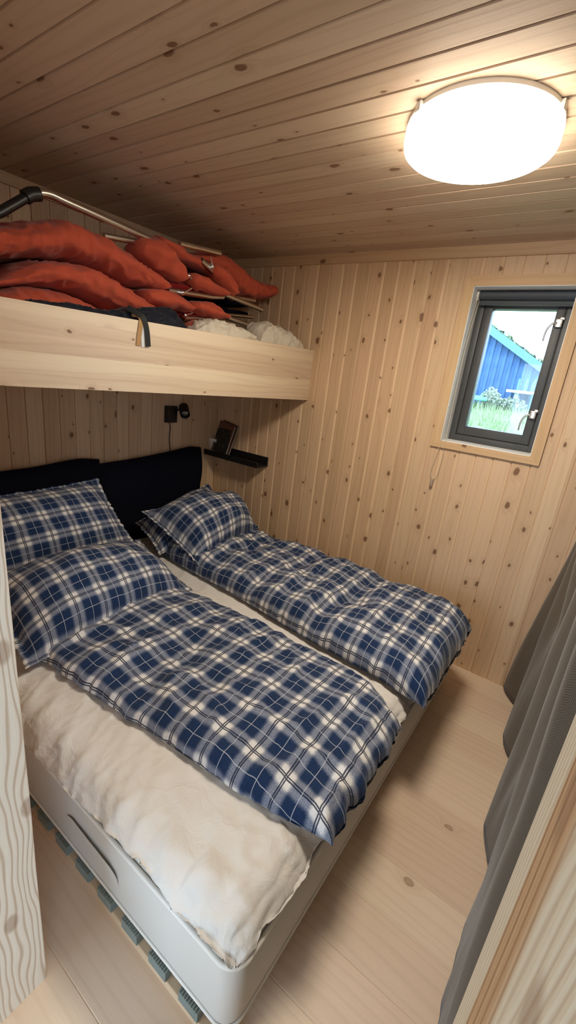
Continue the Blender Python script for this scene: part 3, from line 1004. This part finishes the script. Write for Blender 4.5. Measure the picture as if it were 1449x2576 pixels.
# ------------------------------------------------------------------ loft shelf
loft = empty('loft_shelf', (-2.0, 1.37, 1.395), 'built-in pine loft shelf above the headboards', 'shelf')
m = MB()
m.box((-1.620, YD1 + .006, 1.396), (-1.585, YW - .001, 1.690), bev=.004)
for q, (vx_, vy_, vz_) in enumerate(m.v):      # the board is planed a little wider towards the window wall
    k_ = (vy_ - YD1) / (YW - YD1)
    m.v[q] = (vx_, vy_, vz_ + ((-.024 + .036 * k_) if vz_ > 1.54 else (.012 - .016 * k_)))
m.build('front_board', M['board'], loft, smooth='auto')
m = MB(); m.box((XH + .004, YD1 + .006, 1.550), (-1.620, YW - .001, 1.572))
m.build('platform', M['trim_y'], loft)
m = MB(); m.box((XH + .002, YD1 + .006, 1.500), (XH + .045, YW - .001, 1.550), bev=.003); m.box((XH + .045, YW - .045, 1.500), (-1.62, YW - .001, 1.550), bev=.003)
m.build('cleat', M['trim_y'], loft)

# ------------------------------------------------------------------ folded camping chairs on the loft
def pad(mb, top, bot, xf, xb, seed, amp=1.0, n=130, k=52):
    """padded fabric body: (y, z) outline of its front seen from the room, running back from xf to xb"""
    y0 = min(top[0][0], bot[0][0]); y1 = max(top[-1][0], bot[-1][0])
    vs, fs = [], []
    for i in range(n + 1):
        u = i / n
        y = y0 + (y1 - y0) * u
        zt, zb = smooth_interp(y, top), smooth_interp(y, bot)
        e = min(1, u / .04 + .25, (1 - u) / .05 + .25)
        zc, hz = (zt + zb) / 2, max((zt - zb) / 2, .006) * e
        xc, hx = (xf + xb) / 2, abs(xf - xb) / 2 * (.9 + .1 * e)
        for j in range(k):
            a = 2 * math.pi * j / k
            c, s = math.cos(a), math.sin(a)
            qx = math.copysign(abs(c) ** .7, c); qz = math.copysign(abs(s) ** .75, s)
            w = .012 * ridge(y * 15 + a * .5, a * 1.4, seed) + .0025 * ridge(y * 30 + a, a * 1.6, seed + 2) + .003 * nz(y * 26, a * 2.5, seed + 4) + .010 * nz(y * 6, a, seed + 8)
            w *= amp * min(1, hz / .03)
            vs.append((xc + (hx + w) * qx, y + .004 * nz(a * 3, y * 20, seed), zc + (hz + w * .7) * qz))
    for i in range(n):
        for j in range(k):
            j2 = (j + 1) % k
            fs.append((i * k + j, i * k + j2, (i + 1) * k + j2, (i + 1) * k + j))
    fs.append(tuple(range(k))); fs.append(tuple(n * k + j for j in range(k)))
    mb.add(vs, fs)

def sleeve(mb, path, x, rs, seed, dx=0.05):
    """fabric sleeve gathered around a tube"""
    pts = catmull([(x, y, z) for y, z in path], 8)
    n = len(pts); k = 20
    vs, fs = [], []
    for i, p in enumerate(pts):
        u = i / (n - 1)
        r = float(np.interp(u, np.linspace(0, 1, len(rs)), rs))
        t = (pts[min(i + 1, n - 1)] - pts[max(i - 1, 0)]).normalized()
        up = Vector((1, 0, 0)); b = t.cross(up).normalized()
        for j in range(k):
            a = 2 * math.pi * j / k
            w = 1 + .22 * nz(a * 1.3, u * 5, seed) + .18 * ridge(a * 2.2, u * 2, seed + 3)
            vs.append(p + up * (math.cos(a) * (r * .8 + dx) * w) + b * (math.sin(a) * r * w))
    for i in range(n - 1):
        for j in range(k):
            j2 = (j + 1) % k
            fs.append((i * k + j, i * k + j2, (i + 1) * k + j2, (i + 1) * k + j))
    fs.append(tuple(range(k))); fs.append(tuple((n - 1) * k + j for j in range(k)))
    mb.add(vs, fs)

def tube_part(name, pts, r, mat, parent, n=1):
    m = MB()
    m.tube(catmull(pts, n) if n > 1 else pts, r, 16)
    return m.build(name, mat, parent, smooth='auto')
def pin(parent, y, z, y2, z2, x):
    m = MB()
    m.lathe([(.0115, -.008), (.013, -.006), (.013, .006), (.0115, .008)], (x, y, z), 16, Matrix.Rotation(math.pi / 2, 3, 'X'))
    m.tube([(x + .012, y, z), (x + .018, y2, z2)], .0032, 8)
    m.lathe([(.002, -.004), (.006, -.002), (.006, .002), (.002, .004)], (x + .014, y, z), 10, Matrix.Rotation(math.pi / 2, 3, 'Y'))
    return m.build('locking_pin', M['steel'], parent, smooth='auto')

ct = empty('camping_chair', (-2.0, 1.4, 1.84), 'topmost folded orange camping chair, its bent metal tube under the ceiling', 'folding chair', 'folded orange camping chairs on the loft')
m = MB(); pad(m, [(.60, 1.86), (.744, 1.897), (.82, 1.930), (.952, 1.988), (.996, 1.997), (1.082, 1.990), (1.149, 1.985), (1.239, 1.960), (1.329, 1.922), (1.46, 1.880)],
          [(.60, 1.79), (.737, 1.812), (.84, 1.838), (.938, 1.865), (1.046, 1.872), (1.165, 1.865), (1.279, 1.842), (1.46, 1.846)], -1.745, -2.26, 2.0, 1.25)
m.build('back_cushion', M['orange'], ct, smooth=True)
m = MB(); pad(m, [(1.60, 2.035), (1.70, 2.062), (1.82, 2.108), (1.888, 2.122), (2.019, 2.098), (2.127, 2.064), (2.22, 2.052), (2.30, 2.050), (2.375, 2.066)],
          [(1.60, 2.020), (1.75, 2.040), (1.86, 2.010), (1.94, 1.965), (2.03, 1.945), (2.15, 1.945), (2.25, 1.955), (2.375, 2.0)], -1.84, -2.22, 4.0)
m.build('seat_cushion', M['orange'], ct, smooth=True)
m = MB(); sleeve(m, [(1.30, 1.985), (1.38, 1.985), (1.457, 1.960), (1.541, 1.922)], -1.82, [.022, .062, .052, .024], 6)
m.build('fabric_sleeve', M['orange'], ct, smooth=True)
m = MB(); sleeve(m, [(1.42, 2.038), (1.50, 2.030), (1.60, 2.018), (1.745, 2.012)], -1.86, [.030, .036, .024, .022], 9)
m.build('fabric_sleeve', M['orange'], ct, smooth=True)
m = MB(); sleeve(m, [(1.730, 2.010), (1.80, 1.985), (1.895, 1.925)], -1.82, [.020, .040, .024], 12)
m.build('fabric_sleeve', M['orange'], ct, smooth=True)
tube_part('frame_tube', [(-1.80, .864, 2.031), (-1.80, .895, 2.048), (-1.80, .935, 2.056), (-1.80, .985, 2.053), (-1.80, 1.10, 2.047), (-1.80, 1.395, 2.030)], .0145, M['alu'], ct, 6)
tube_part('frame_tube', [(-1.80, .50, 1.775), (-1.80, .764, 1.947), (-1.80, .868, 2.033)], .016, M['black_plastic'], ct)
m = MB(); m.tube([(-1.80, .848, 2.018), (-1.80, .868, 2.034), (-1.80, .896, 2.044)], .0225, 16)
m.build('hinge_joint', M['black_plastic'], ct, smooth='auto')
tube_part('frame_tube', [(-1.83, 1.16, 1.992), (-1.83, 1.40, 2.024)], .012, M['alu'], ct)
tube_part('frame_tube', [(-1.80, 1.525, 2.062), (-1.80, 1.79, 2.089)], .013, M['alu'], ct)
tb0 = tube_part('frame_tube', [(-1.79, 1.655, 2.022), (-1.79, 1.745, 1.992)], .015, M['alu'], ct)
m = MB(); m.lathe([(.002, -.003), (.006, -.001), (.006, .001), (.002, .003)], (-1.783, 1.372, 2.032), 10, Matrix.Rotation(math.pi / 2, 3, 'Y'))
m.build('rivet', M['steel'], ct, smooth=True)
pin(tb0, 1.712, 2.008, 1.685, 2.045, -1.775)

cm = empty('camping_chair', (-2.0, 1.4, 1.73), 'middle folded orange camping chair, pressed between the upper and lower ones', 'folding chair', 'folded orange camping chairs on the loft')
m = MB(); pad(m, [(.60, 1.70), (.70, 1.725), (.761, 1.758), (.856, 1.822), (.927, 1.845), (1.002, 1.852), (1.134, 1.848), (1.225, 1.824), (1.326, 1.785), (1.437, 1.750)],
          [(.60, 1.68), (.758, 1.725), (.922, 1.760), (.998, 1.762), (1.114, 1.740), (1.226, 1.714), (1.437, 1.725)], -1.735, -2.25, 12.0, 1.2)
m.build('back_cushion', M['orange'], cm, smooth=True)
m = MB(); sleeve(m, [(1.585, 1.932), (1.64, 1.922), (1.72, 1.915), (1.812, 1.908)], -1.80, [.020, .033, .028, .017], 15)
m.build('fabric_sleeve', M['orange'], cm, smooth=True)
m = MB(); sleeve(m, [(1.47, 1.876), (1.60, 1.888), (1.80, 1.900)], -1.86, [.018, .026, .018], 18, .03)
m.build('lining', M['red_lining'], cm, smooth=True)
tb1 = tube_part('frame_tube', [(-1.80, 1.465, 1.852), (-1.80, 1.741, 1.877), (-1.80, 1.83, 1.893)], .0135, M['alu'], cm)
tube_part('frame_tube', [(-1.86, 1.78, 1.902), (-1.86, 2.16, 1.935)], .011, M['alu'], cm)
tube_part('frame_tube', [(-1.79, 1.80, 1.908), (-1.79, 2.150, 1.884)], .0125, M['alu'], cm)
pin(tb1, 1.572, 1.935, 1.615, 1.900, -1.785)
pin(tb1, 1.535, 1.855, 1.580, 1.884, -1.783)

cl = empty('camping_chair', (-2.0, 1.4, 1.575), 'lowest folded orange camping chair, lying behind the dark bag', 'folding chair', 'folded orange camping chairs on the loft')
m = MB(); pad(m, [(.60, 1.66), (.70, 1.690), (.791, 1.730), (.872, 1.746), (.96, 1.746), (1.038, 1.726), (1.114, 1.702), (1.40, 1.66)],
          [(.60, 1.576), (1.0, 1.578), (1.4, 1.578)], -1.70, -2.24, 22.0, 1.1)
m.build('back_cushion', M['orange'], cl, smooth=True)
m = MB(); sleeve(m, [(1.32, 1.800), (1.40, 1.808), (1.49, 1.806), (1.585, 1.795)], -1.81, [.022, .040, .036, .018], 25)
m.build('fabric_sleeve', M['orange'], cl, smooth=True)
m = MB(); sleeve(m, [(1.605, 1.806), (1.68, 1.810), (1.75, 1.802), (1.828, 1.798)], -1.80, [.020, .036, .034, .015], 28)
m.build('fabric_sleeve', M['orange'], cl, smooth=True)
m = MB(); sleeve(m, [(1.53, 1.63), (1.60, 1.69), (1.66, 1.70), (1.71, 1.64)], -1.76, [.02, .045, .04, .02], 31)
m.build('fabric_sleeve', M['orange'], cl, smooth=True)
m = MB(); sleeve(m, [(1.50, 1.755), (1.65, 1.772), (1.80, 1.785)], -1.86, [.016, .024, .016], 34, .03)
m.build('lining', M['red_lining'], cl, smooth=True)
tb2 = tube_part('frame_tube', [(-1.80, 1.565, 1.748), (-1.80, 1.70, 1.765), (-1.80, 1.83, 1.786)], .012, M['alu'], cl)
tube_part('frame_tube', [(-1.79, 1.815, 1.800), (-1.79, 2.235, 1.770)], .0125, M['alu'], cl)
tube_part('frame_tube', [(-1.86, 1.85, 1.812), (-1.86, 2.15, 1.842)], .010, M['alu'], cl)
tube_part('frame_tube', [(-1.88, 1.85, 1.765), (-1.88, 2.20, 1.770)], .010, M['alu'], cl)
pin(tb2, 1.578, 1.812, 1.624, 1.786, -1.785)
pin(tb2, 1.556, 1.758, 1.592, 1.776, -1.783)
for ya, yb, za, zb_, pr_ in ((1.66, 2.17, 1.868, 1.905, cm), (1.76, 2.16, 1.826, 1.858, cl), (1.80, 2.20, 1.716, 1.745, cl)):
    m = MB(); pad(m, [(ya, za + .012), ((ya + yb) / 2, (za + zb_) / 2 + .020), (yb, zb_ + .012)], [(ya, za - .010), ((ya + yb) / 2, (za + zb_) / 2 - .014), (yb, zb_ - .008)], -1.89, -2.25, ya * 9)
    m.build('foot_rest', M['black_cloth'], pr_, smooth=True)

# dark bag slumped over the board
bag = empty('duffel_bag', (-1.66, 1.1, 1.575), 'slumped navy black bag hanging its straps over the loft board', 'bag')
m = MB(); pad(m, [(.72, 1.655), (.763, 1.684), (.808, 1.683), (.898, 1.690), (.972, 1.690), (1.037, 1.690), (1.088, 1.700), (1.169, 1.726), (1.275, 1.742), (1.36, 1.757), (1.405, 1.735), (1.455, 1.665)],
          [(.72, 1.600), (1.0, 1.576), (1.30, 1.574), (1.455, 1.60)], -1.628, -1.71, 41.0, 1.1, 120)
m.build('bag_body', M['navy_bag'], bag, smooth=True)
def strap(name, pts, w, mat, th=.003):
    P_ = catmull(pts, 8)
    m = MB()
    vs, fs = [], []
    for i, p in enumerate(P_):
        t = (P_[min(i + 1, len(P_) - 1)] - P_[max(i - 1, 0)]).normalized()
        sd = t.cross(Vector((1, 0, 0)))
        if sd.length < .3: sd = Vector((0, 1, 0))
        sd.normalize()
        nn = sd.cross(t).normalized()
        for a, b in ((-1, -1), (1, -1), (1, 1), (-1, 1)):
            vs.append(p + sd * a * w / 2 + nn * b * th / 2)
    for i in range(len(P_) - 1):
        for k in range(4):
            fs.append((i * 4 + k, i * 4 + (k + 1) % 4, (i + 1) * 4 + (k + 1) % 4, (i + 1) * 4 + k))
    fs.append((0, 1, 2, 3)); fs.append(tuple((len(P_) - 1) * 4 + k for k in range(4)))
    m.add(vs, fs)
    return m.build(name, mat, bag, smooth='auto')
strap('strap', [(-1.632, 1.130, 1.722), (-1.600, 1.150, 1.708), (-1.579, 1.168, 1.690), (-1.576, 1.183, 1.649), (-1.577, 1.192, 1.586)], .022, M['black_strap'])
strap('strap', [(-1.628, 1.150, 1.702), (-1.600, 1.158, 1.6965), (-1.5815, 1.160, 1.680), (-1.581, 1.151, 1.625), (-1.581, 1.147, 1.585)], .020, M['tan_strap'], .002)
strap('strap', [(-1.625, 1.165, 1.702), (-1.600, 1.168, 1.6955), (-1.5825, 1.168, 1.675), (-1.5825, 1.168, 1.625), (-1.5825, 1.170, 1.582)], .014, M['white_strap'], .002)

# white canvas sacks
def sack(label, top, bot, xf, xb, seed):
    m = MB(); pad(m, top, bot, xf, xb, seed, 2.0, 110, 56)
    o = m.build('canvas_sack', M['sack'], smooth=True)
    return tag(o, label, 'sack', 'white canvas sacks')
sack('crumpled white canvas sack next to the dark bag on the loft', [(1.50, 1.640), (1.54, 1.705), (1.588, 1.742), (1.655, 1.752), (1.741, 1.745), (1.817, 1.740), (1.90, 1.722), (1.98, 1.690)], [(1.50, 1.60), (1.75, 1.576), (1.98, 1.61)], -1.632, -1.77, 51.0)
sack('crumpled white canvas sack at the loft end by the window wall', [(1.995, 1.72), (2.03, 1.790), (2.10, 1.800), (2.15, 1.785), (2.20, 1.805), (2.25, 1.805), (2.32, 1.765), (2.38, 1.735), (2.415, 1.70)], [(1.995, 1.64), (2.2, 1.577), (2.415, 1.61)], -1.640, -1.80, 57.0)

# ------------------------------------------------------------------ reading lamp on the headboard wall
rl = empty('wall_spotlight', (XH, 1.99, 1.19), 'small black reading spotlight on the wall above the far headboard', 'lamp')
m = MB(); m.box((XH - .002, 1.946, 1.134), (XH + .030, 2.034, 1.246), bev=.003)
m.build('wall_plate', M['matt_black'], rl, smooth='auto')
hd = Vector((.70, -.42, -.57)).normalized()
Rm = Vector((0, 0, 1)).rotation_difference(hd).to_matrix()
hc = Vector((-2.335, 2.068, 1.218))
m = MB(); m.lathe([(.026, -.052), (.031, -.047), (.033, -.03), (.033, .040), (.031, .042), (.0295, .040), (.0295, .026), (.002, .0255)], hc, 32, Rm)
lh = m.build('lamp_head', M['matt_black'], rl, smooth='auto')
m = MB(); m.lathe([(.028, .026), (.022, .0285), (.012, .032), (.002, .033)], hc, 24, Rm)
m.build('lens', M['chrome'], lh, smooth=True)
m = MB(); m.tube([(XH + .016, 2.030, 1.222), (XH + .03, 2.048, 1.220), (-2.345, 2.062, 1.218)], .007, 12)
m.build('arm', M['matt_black'], rl, smooth='auto')
m = MB(); m.tube(catmull([(XH + .006, 1.982, 1.136), (XH + .007, 1.994, 1.10), (XH + .007, 1.990, 1.02), (XH + .006, 1.998, .95), (XH + .005, 2.002, .90)], 8), .0032, 8)
m.build('cable', M['black_plastic'], rl, smooth=True)

# ------------------------------------------------------------------ picture ledge with books
lx0, lx1, ly0 = XH + .004, -1.863, 2.328
lg = empty('picture_ledge', ((lx0 + lx1) / 2, YW, .886), 'narrow black picture ledge on the window wall beside the headboard', 'shelf')
m = MB(); m.box((lx0, ly0, .886), (lx1, YW - .001, .898), bev=.001)
m.build('ledge_floor', M['ledge'], lg)
m = MB(); m.box((lx0, YW - .014, .898), (lx1, YW - .001, .953), bev=.001)
m.build('back_rail', M['ledge'], lg)
m = MB(); m.box((lx0, ly0, .898), (lx1, ly0 + .012, .925), bev=.001)
m.build('front_lip', M['ledge'], lg)
def book_cover(name, border, dark):
    t = NT(name)
    tc = t.n('ShaderNodeTexCoord').outputs['Generated']
    s = t.n('ShaderNodeSeparateXYZ')
    t.t.links.new(tc, s.inputs[0])
    u, v = s.outputs[0], s.outputs[2]
    mott = t.noise(tc, 9.0, 4)
    inside = t.math('MULTIPLY', t.math('MULTIPLY', t.math('GREATER_THAN', u, .12), t.math('LESS_THAN', u, .86)), t.math('MULTIPLY', t.math('GREATER_THAN', v, .05), t.math('LESS_THAN', t.math('ADD', v, t.math('MULTIPLY', mott, .12)), .84)))
    pic = t.mix(t.step(mott, .45, .7), dark, tuple(min(1, x * 3 + .02) for x in dark))
    c = t.mix(inside, border, pic)
    return t.base(c, .45)
M['cover_a'] = book_cover('dark_book_cover', (0.14, 0.065, 0.045), (0.010, 0.011, 0.010))
M['cover_b'] = plain('brown_book_cover', (0.10, 0.045, 0.04), .5)
M['pages'] = plain('book_pages', (0.70, 0.66, 0.58), .8)
def book(label, xr, yb, w, h, th, tilt_x, tilt_y, cover):
    """stands on the ledge, leans back to the wall (tilt_x) and sideways (tilt_y)"""
    Mx = Matrix.Translation((xr, yb, .8985)) @ Matrix.Rotation(tilt_y, 4, 'Y') @ Matrix.Rotation(tilt_x, 4, 'X')
    e = empty('book', (xr, yb, .8985), label, 'book', 'books on the picture ledge')
    lift = 0.0
    m = MB(); m.box((-w, 0, 0), (0, .002, h), Mx); m.build('front_cover', cover, e)
    m = MB(); m.box((-w, th - .002, 0), (0, th, h), Mx); m.box((-w - .0015, 0, 0), (-w, th, h), Mx); m.build('back_cover', M['cover_b'], e)
    m = MB(); m.box((-w + .001, .002, .003), (-.0008, th - .002, h - .003), Mx); m.build('pages', M['pages'], e)
    return e
book('dark covered book with brown border, front one leaning on the ledge', -2.212, 2.372, .150, .236, .013, -.20, .16, M['cover_a'])
book('thin brown book leaning behind the dark covered book on the ledge', -2.196, 2.388, .150, .240, .010, -.20, .16, M['cover_b'])
bx = empty('card_box', (-2.35, 2.40, .8985), 'small plain white box on the ledge beside the leaning books', 'box')
m = MB(); m.box((-2.392, 2.385, .8985), (-2.325, 2.436, .985), bev=.002); m.build('box_body', M['white_enamel'], bx)
m = MB(); m.box((-2.393, 2.384, .985), (-2.324, 2.437, 1.006), bev=.002); m.build('lid', M['reveal'], bx)

# ------------------------------------------------------------------ ceiling lamp
LC = (-0.469, 1.422)
la = empty('ceiling_lamp', (LC[0], LC[1], H), 'round white glowing ceiling lamp flush with the boards', 'lamp')
m = MB(); m.lathe([(.17, 0.0), (.197, 0.0), (.199, -.004), (.199, -.012), (.192, -.014), (.17, -.014)], (LC[0], LC[1], H), 72)
m.build('base_plate', M['white_enamel'], la, smooth='auto')
m = MB(); m.lathe([(.160, -.0142), (.196, -.0142), (.2005, -.018), (.2005, -.048), (.199, -.053)], (LC[0], LC[1], H), 72)
m.build('diffuser_rim', M['diffuser_rim'], la, smooth='auto')
m = MB(); m.lathe([(.199, -.053), (.197, -.060), (.190, -.066), (.17, -.0695), (.10, -.071), (.01, -.0715)], (LC[0], LC[1], H), 72)
m.build('diffuser', M['diffuser'], la, smooth='auto')
for an in (math.radians(-125), math.radians(-12), math.radians(110)):
    m = MB()
    R2 = Matrix.Translation((LC[0], LC[1], H)) @ Matrix.Rotation(an, 4, 'Z')
    m.box((.197, -.010, -.024), (.208, .010, -.002), R2, bev=.003)
    m.build('clip', M['white_enamel'], la, smooth='auto')

# ------------------------------------------------------------------ curtain
cu = empty('curtain', (.12, 1.6, H), 'heavy grey brown herringbone curtain hanging in folds on the right', 'curtain')
m = MB()
NY, NZ = 300, 60
ya, yb = .60, 2.430
vs, uu = [], []
bot = [(.60, .085), (.80, .082), (.92, .074), (1.00, .080), (1.06, .078), (1.12, .078), (1.20, .100), (1.31, .115), (1.40, .078), (1.50, .052), (1.62, .075), (1.74, .105), (1.86, .108), (1.94, .060), (2.02, .025), (2.10, .026), (2.18, .060), (2.27, .070), (2.36, .0), (2.43, -.045)]
arc = 0; prev = None
for i in range(NY + 1):
    y = ya + (yb - ya) * i / NY
    xb_ = smooth_interp(y, bot)
    xt = .105 + .035 * math.sin(y * 23 + .6) + .018 * math.sin(y * 41)
    if prev: arc += math.hypot(y - prev[0], (xb_ - prev[1]) * 1.4)
    prev = (y, xb_)
    for j in range(NZ + 1):
        z = .022 + (H - .045 - .022) * j / NZ
        t = min(1, z / 1.25)
        k = t * t * (3 - 2 * t)
        x = xb_ * (1 - k) + xt * k + .012 * t + .006 * nz(y * 9, z * 2.2, 3) + .003 * nz(y * 24, z * 4, 5)
        vs.append((x, y, z)); uu.append((arc, z))
S = NZ + 1
fs, fu = [], []
for i in range(NY):
    for j in range(NZ):
        q = (i * S + j, (i + 1) * S + j, (i + 1) * S + j + 1, i * S + j + 1)
        fs.append(q); fu.append([uu[k] for k in q])
m.add(vs, fs, fu)
co = m.build('cloth', M['curtain'], cu, smooth=True, fix=False)
md = co.modifiers.new('thickness', 'SOLIDIFY'); md.thickness = 0.003
m = MB(); m.box((.05, .60, H - .046), (.21, YW - .02, H - .001), bev=.003)
m.build('track', M['white_enamel'], cu)

# ------------------------------------------------------------------ outside
def ground_z(y):
    return float(np.interp(y - YW, [0, 4, 6.5, 10, 14, 40], [.0, .55, 1.00, 1.36, 1.5, 2.4]))
def outdoor(name, c1, c2, scale, rough=.9):
    t = NT(name)
    tc = t.n('ShaderNodeTexCoord').outputs['Object']
    f = t.noise(tc, scale, 4, .6)
    return t.base(t.mix(t.step(f, .35, .65), c1, c2), rough, spec=.1)
M['grass'] = outdoor('meadow_grass', (0.14, 0.22, 0.09), (0.27, 0.33, 0.18), 6.0)
M['blades'] = outdoor('grass_blades', (0.19, 0.29, 0.13), (0.38, 0.42, 0.28), 3.0)
M['flowers'] = outdoor('pale_flower_heads', (0.45, 0.50, 0.45), (0.26, 0.33, 0.22), 9.0)
M['house_paint'] = outdoor('blue_house_paint', (0.060, 0.135, 0.285), (0.080, 0.165, 0.33), 3.0, .7)
M['house_trim'] = plain('pale_blue_trim', (0.10, 0.21, 0.36), .6)
M['sod'] = outdoor('sod_roof', (0.30, 0.40, 0.22), (0.52, 0.55, 0.42), 3.0)
M['deck'] = plain('weathered_deck', (0.40, 0.50, 0.52), .8)
M['teal'] = plain('teal_plastic', (0.10, 0.42, 0.38), .5)
m = MB()
gx = np.linspace(-14, 10, 60); gy = np.linspace(YW + .22, 40, 70)
vs = [(x_, y_, ground_z(y_) + .05 * nz(x_ * .6, y_ * .6)) for x_ in gx for y_ in gy]
fs = [(i * 70 + j, (i + 1) * 70 + j, (i + 1) * 70 + j + 1, i * 70 + j + 1) for i in range(59) for j in range(69)]
m.add(vs, fs)
tag(m.build('ground', M['grass'], smooth=True, fix=False), 'green meadow sloping up outside the window', 'ground', kind='structure')
random.seed(4)
m = MB()
for k in range(2600):
    y_ = YW + random.uniform(4.8, 9.6); x_ = -.24 * (y_) + random.uniform(-1.1, 1.1) + .25
    z_ = ground_z(y_) - .03
    h_ = random.uniform(.08, .26); a_ = random.uniform(0, math.pi); w_ = .012
    dx, dy = math.cos(a_) * w_, math.sin(a_) * w_
    bx_, by_ = random.uniform(-.06, .06), random.uniform(-.06, .06)
    m.add([(x_ - dx, y_ - dy, z_), (x_ + dx, y_ + dy, z_), (x_ + bx_, y_ + by_, z_ + h_)], [(0, 1, 2)])
tag(m.build('grass', M['blades'], fix=False), 'long pale green grass outside the window', 'grass', kind='stuff')

HY = YW + 10.0
ho = empty('house', (-4.6, HY + 3, 1.36), 'blue boarded house with a grass covered roof seen through the window', 'house')
sl = (3.06 - 2.30) / (2.84 - 1.55)
def roof_z(x_): return 2.30 + (-1.55 - x_) * sl
HXr = -5.2
poly = [(-9.0, 1.0), (-1.55, 1.0), (-1.55, roof_z(-1.55)), (HXr, roof_z(HXr)), (-9.0, roof_z(HXr) - (9.0 + HXr) * sl)]
m = MB()
n_ = len(poly)
m.add([(p[0], HY, p[1]) for p in poly] + [(p[0], HY + 6, p[1]) for p in poly], [tuple(range(n_)), tuple(range(n_, 2 * n_))[::-1]] + [(i, (i + 1) % n_, (i + 1) % n_ + n_, i + n_) for i in range(n_)])
x_ = -4.2
while x_ < -1.56:
    m.box((x_, HY - .030, 1.0), (x_ + .07, HY + .001, roof_z(x_ + .07) - .02))
    x_ += .165
m.build('wall', M['house_paint'], ho)
m = MB()
m.add([(-1.25, HY - .25, roof_z(-1.25) - .02), (HXr, HY - .25, roof_z(HXr) - .02), (HXr, HY - .25, roof_z(HXr) + .18), (-1.25, HY - .25, roof_z(-1.25) + .18),
       (-1.25, HY - .20, roof_z(-1.25) - .02), (HXr, HY - .20, roof_z(HXr) - .02), (HXr, HY - .20, roof_z(HXr) + .18), (-1.25, HY - .20, roof_z(-1.25) + .18)],
      [(0, 1, 2, 3), (7, 6, 5, 4), (0, 4, 5, 1), (1, 5, 6, 2), (2, 6, 7, 3), (3, 7, 4, 0)])
m.build('verge_board', M['house_trim'], ho)
m = MB()
NX_, NY_ = 60, 24
vs = []
for i in range(NX_ + 1):
    for j in range(NY_ + 1):
        xx_ = HXr + (-1.20 - HXr) * i / NX_; yy_ = HY - .24 + 6.4 * j / NY_
        vs.append((xx_, yy_, roof_z(xx_) + .19 + .10 * abs(nz(xx_ * 5, yy_ * 5, 2)) + .05 * nz(xx_ * 14, yy_ * 10)))
fs = [(i * (NY_ + 1) + j, (i + 1) * (NY_ + 1) + j, (i + 1) * (NY_ + 1) + j + 1, i * (NY_ + 1) + j + 1) for i in range(NX_) for j in range(NY_)]
m.add(vs, fs)
for k in range(500):
    xx_ = random.uniform(-3.4, -1.25); yy_ = HY - .22 + random.random() ** 2 * 2
    h_ = random.uniform(.05, .20)
    m.add([(xx_ - .012, yy_, roof_z(xx_) + .19), (xx_ + .012, yy_, roof_z(xx_) + .19), (xx_ + random.uniform(-.05, .05), yy_, roof_z(xx_) + .19 + h_)], [(0, 1, 2)])
m.build('sod_roof', M['sod'], ho, smooth=False, fix=False)
m = MB(); m.tube([(-1.42, HY - .10, 2.14), (-1.52, HY - .06, 2.05), (-1.56, HY - .05, 1.95), (-1.56, HY - .05, 1.36)], .035, 10)
m.build('downpipe', M['house_trim'], ho, smooth=True)
dk = empty('deck', (-1.55, HY - .6, 1.36), 'small pale timber deck with railing beside the blue house', 'deck')
m = MB(); m.box((-1.98, HY - .9, 1.70), (-1.0, HY - .05, 1.76)); m.box((-1.80, HY - .8, 1.2), (-1.72, HY - .7, 1.70)); m.box((-1.15, HY - .8, 1.2), (-1.07, HY - .7, 1.70))
m.build('platform', M['deck'], dk)
for k in range(5):
    m = MB(); m.box((-1.78 + k * .16, HY - .86, 1.76), (-1.74 + k * .16, HY - .82, 2.02)); m.build('post', M['house_trim'], dk)
st = empty('garden_table', (-2.62, HY - 1.2, ground_z(HY - 1.2)), 'small round teal garden table in the grass by the blue house', 'table')
gz = ground_z(HY - 1.2)
m = MB(); m.lathe([(.21, .20), (.22, .22), (.20, .26), (.12, .30), (.01, .31)], (-2.50, HY - 1.2, gz), 24); m.build('table_top', M['teal'], st, smooth='auto')
for k in range(4):
    a_ = k * math.pi / 2 + .5
    m = MB(); m.tube([(-2.50 + .15 * math.cos(a_), HY - 1.2 + .15 * math.sin(a_), gz - .05), (-2.50 + .13 * math.cos(a_), HY - 1.2 + .13 * math.sin(a_), gz + .22)], .018, 8); m.build('leg', M['flowers'], st, smooth=True)
def bush(label, cx_, cy_, r_, h_, n_):
    m = MB()
    z0 = ground_z(cy_)
    for k in range(n_):
        a_ = random.uniform(0, 2 * math.pi); rr = r_ * math.sqrt(random.random()); hh = h_ * (1 - .5 * (rr / r_) ** 2) * random.uniform(.55, 1.0)
        tip = Vector((cx_ + rr * math.cos(a_), cy_ + rr * math.sin(a_), z0 + hh))
        m.tube([(cx_ + rr * .3 * math.cos(a_), cy_ + rr * .3 * math.sin(a_), z0 - .05), tip], .005, 4)
        for q in range(3):
            c_ = tip + Vector((random.uniform(-.03, .03), random.uniform(-.03, .03), random.uniform(-.06, .02)))
            m.lathe([(.004, -.012), (.020, -.004), (.020, .006), (.004, .014)], c_, 6)
    return tag(m.build('flower_bush', M['flowers'], fix=False), label, 'bush', 'pale bushes outside the window')
bush('pale flowering bush in front of the blue house wall', -2.28, HY - .9, .26, .52, 150)
bush('low pale flowering bush at the foot of the small deck', -1.80, HY - .7, .30, .34, 150)
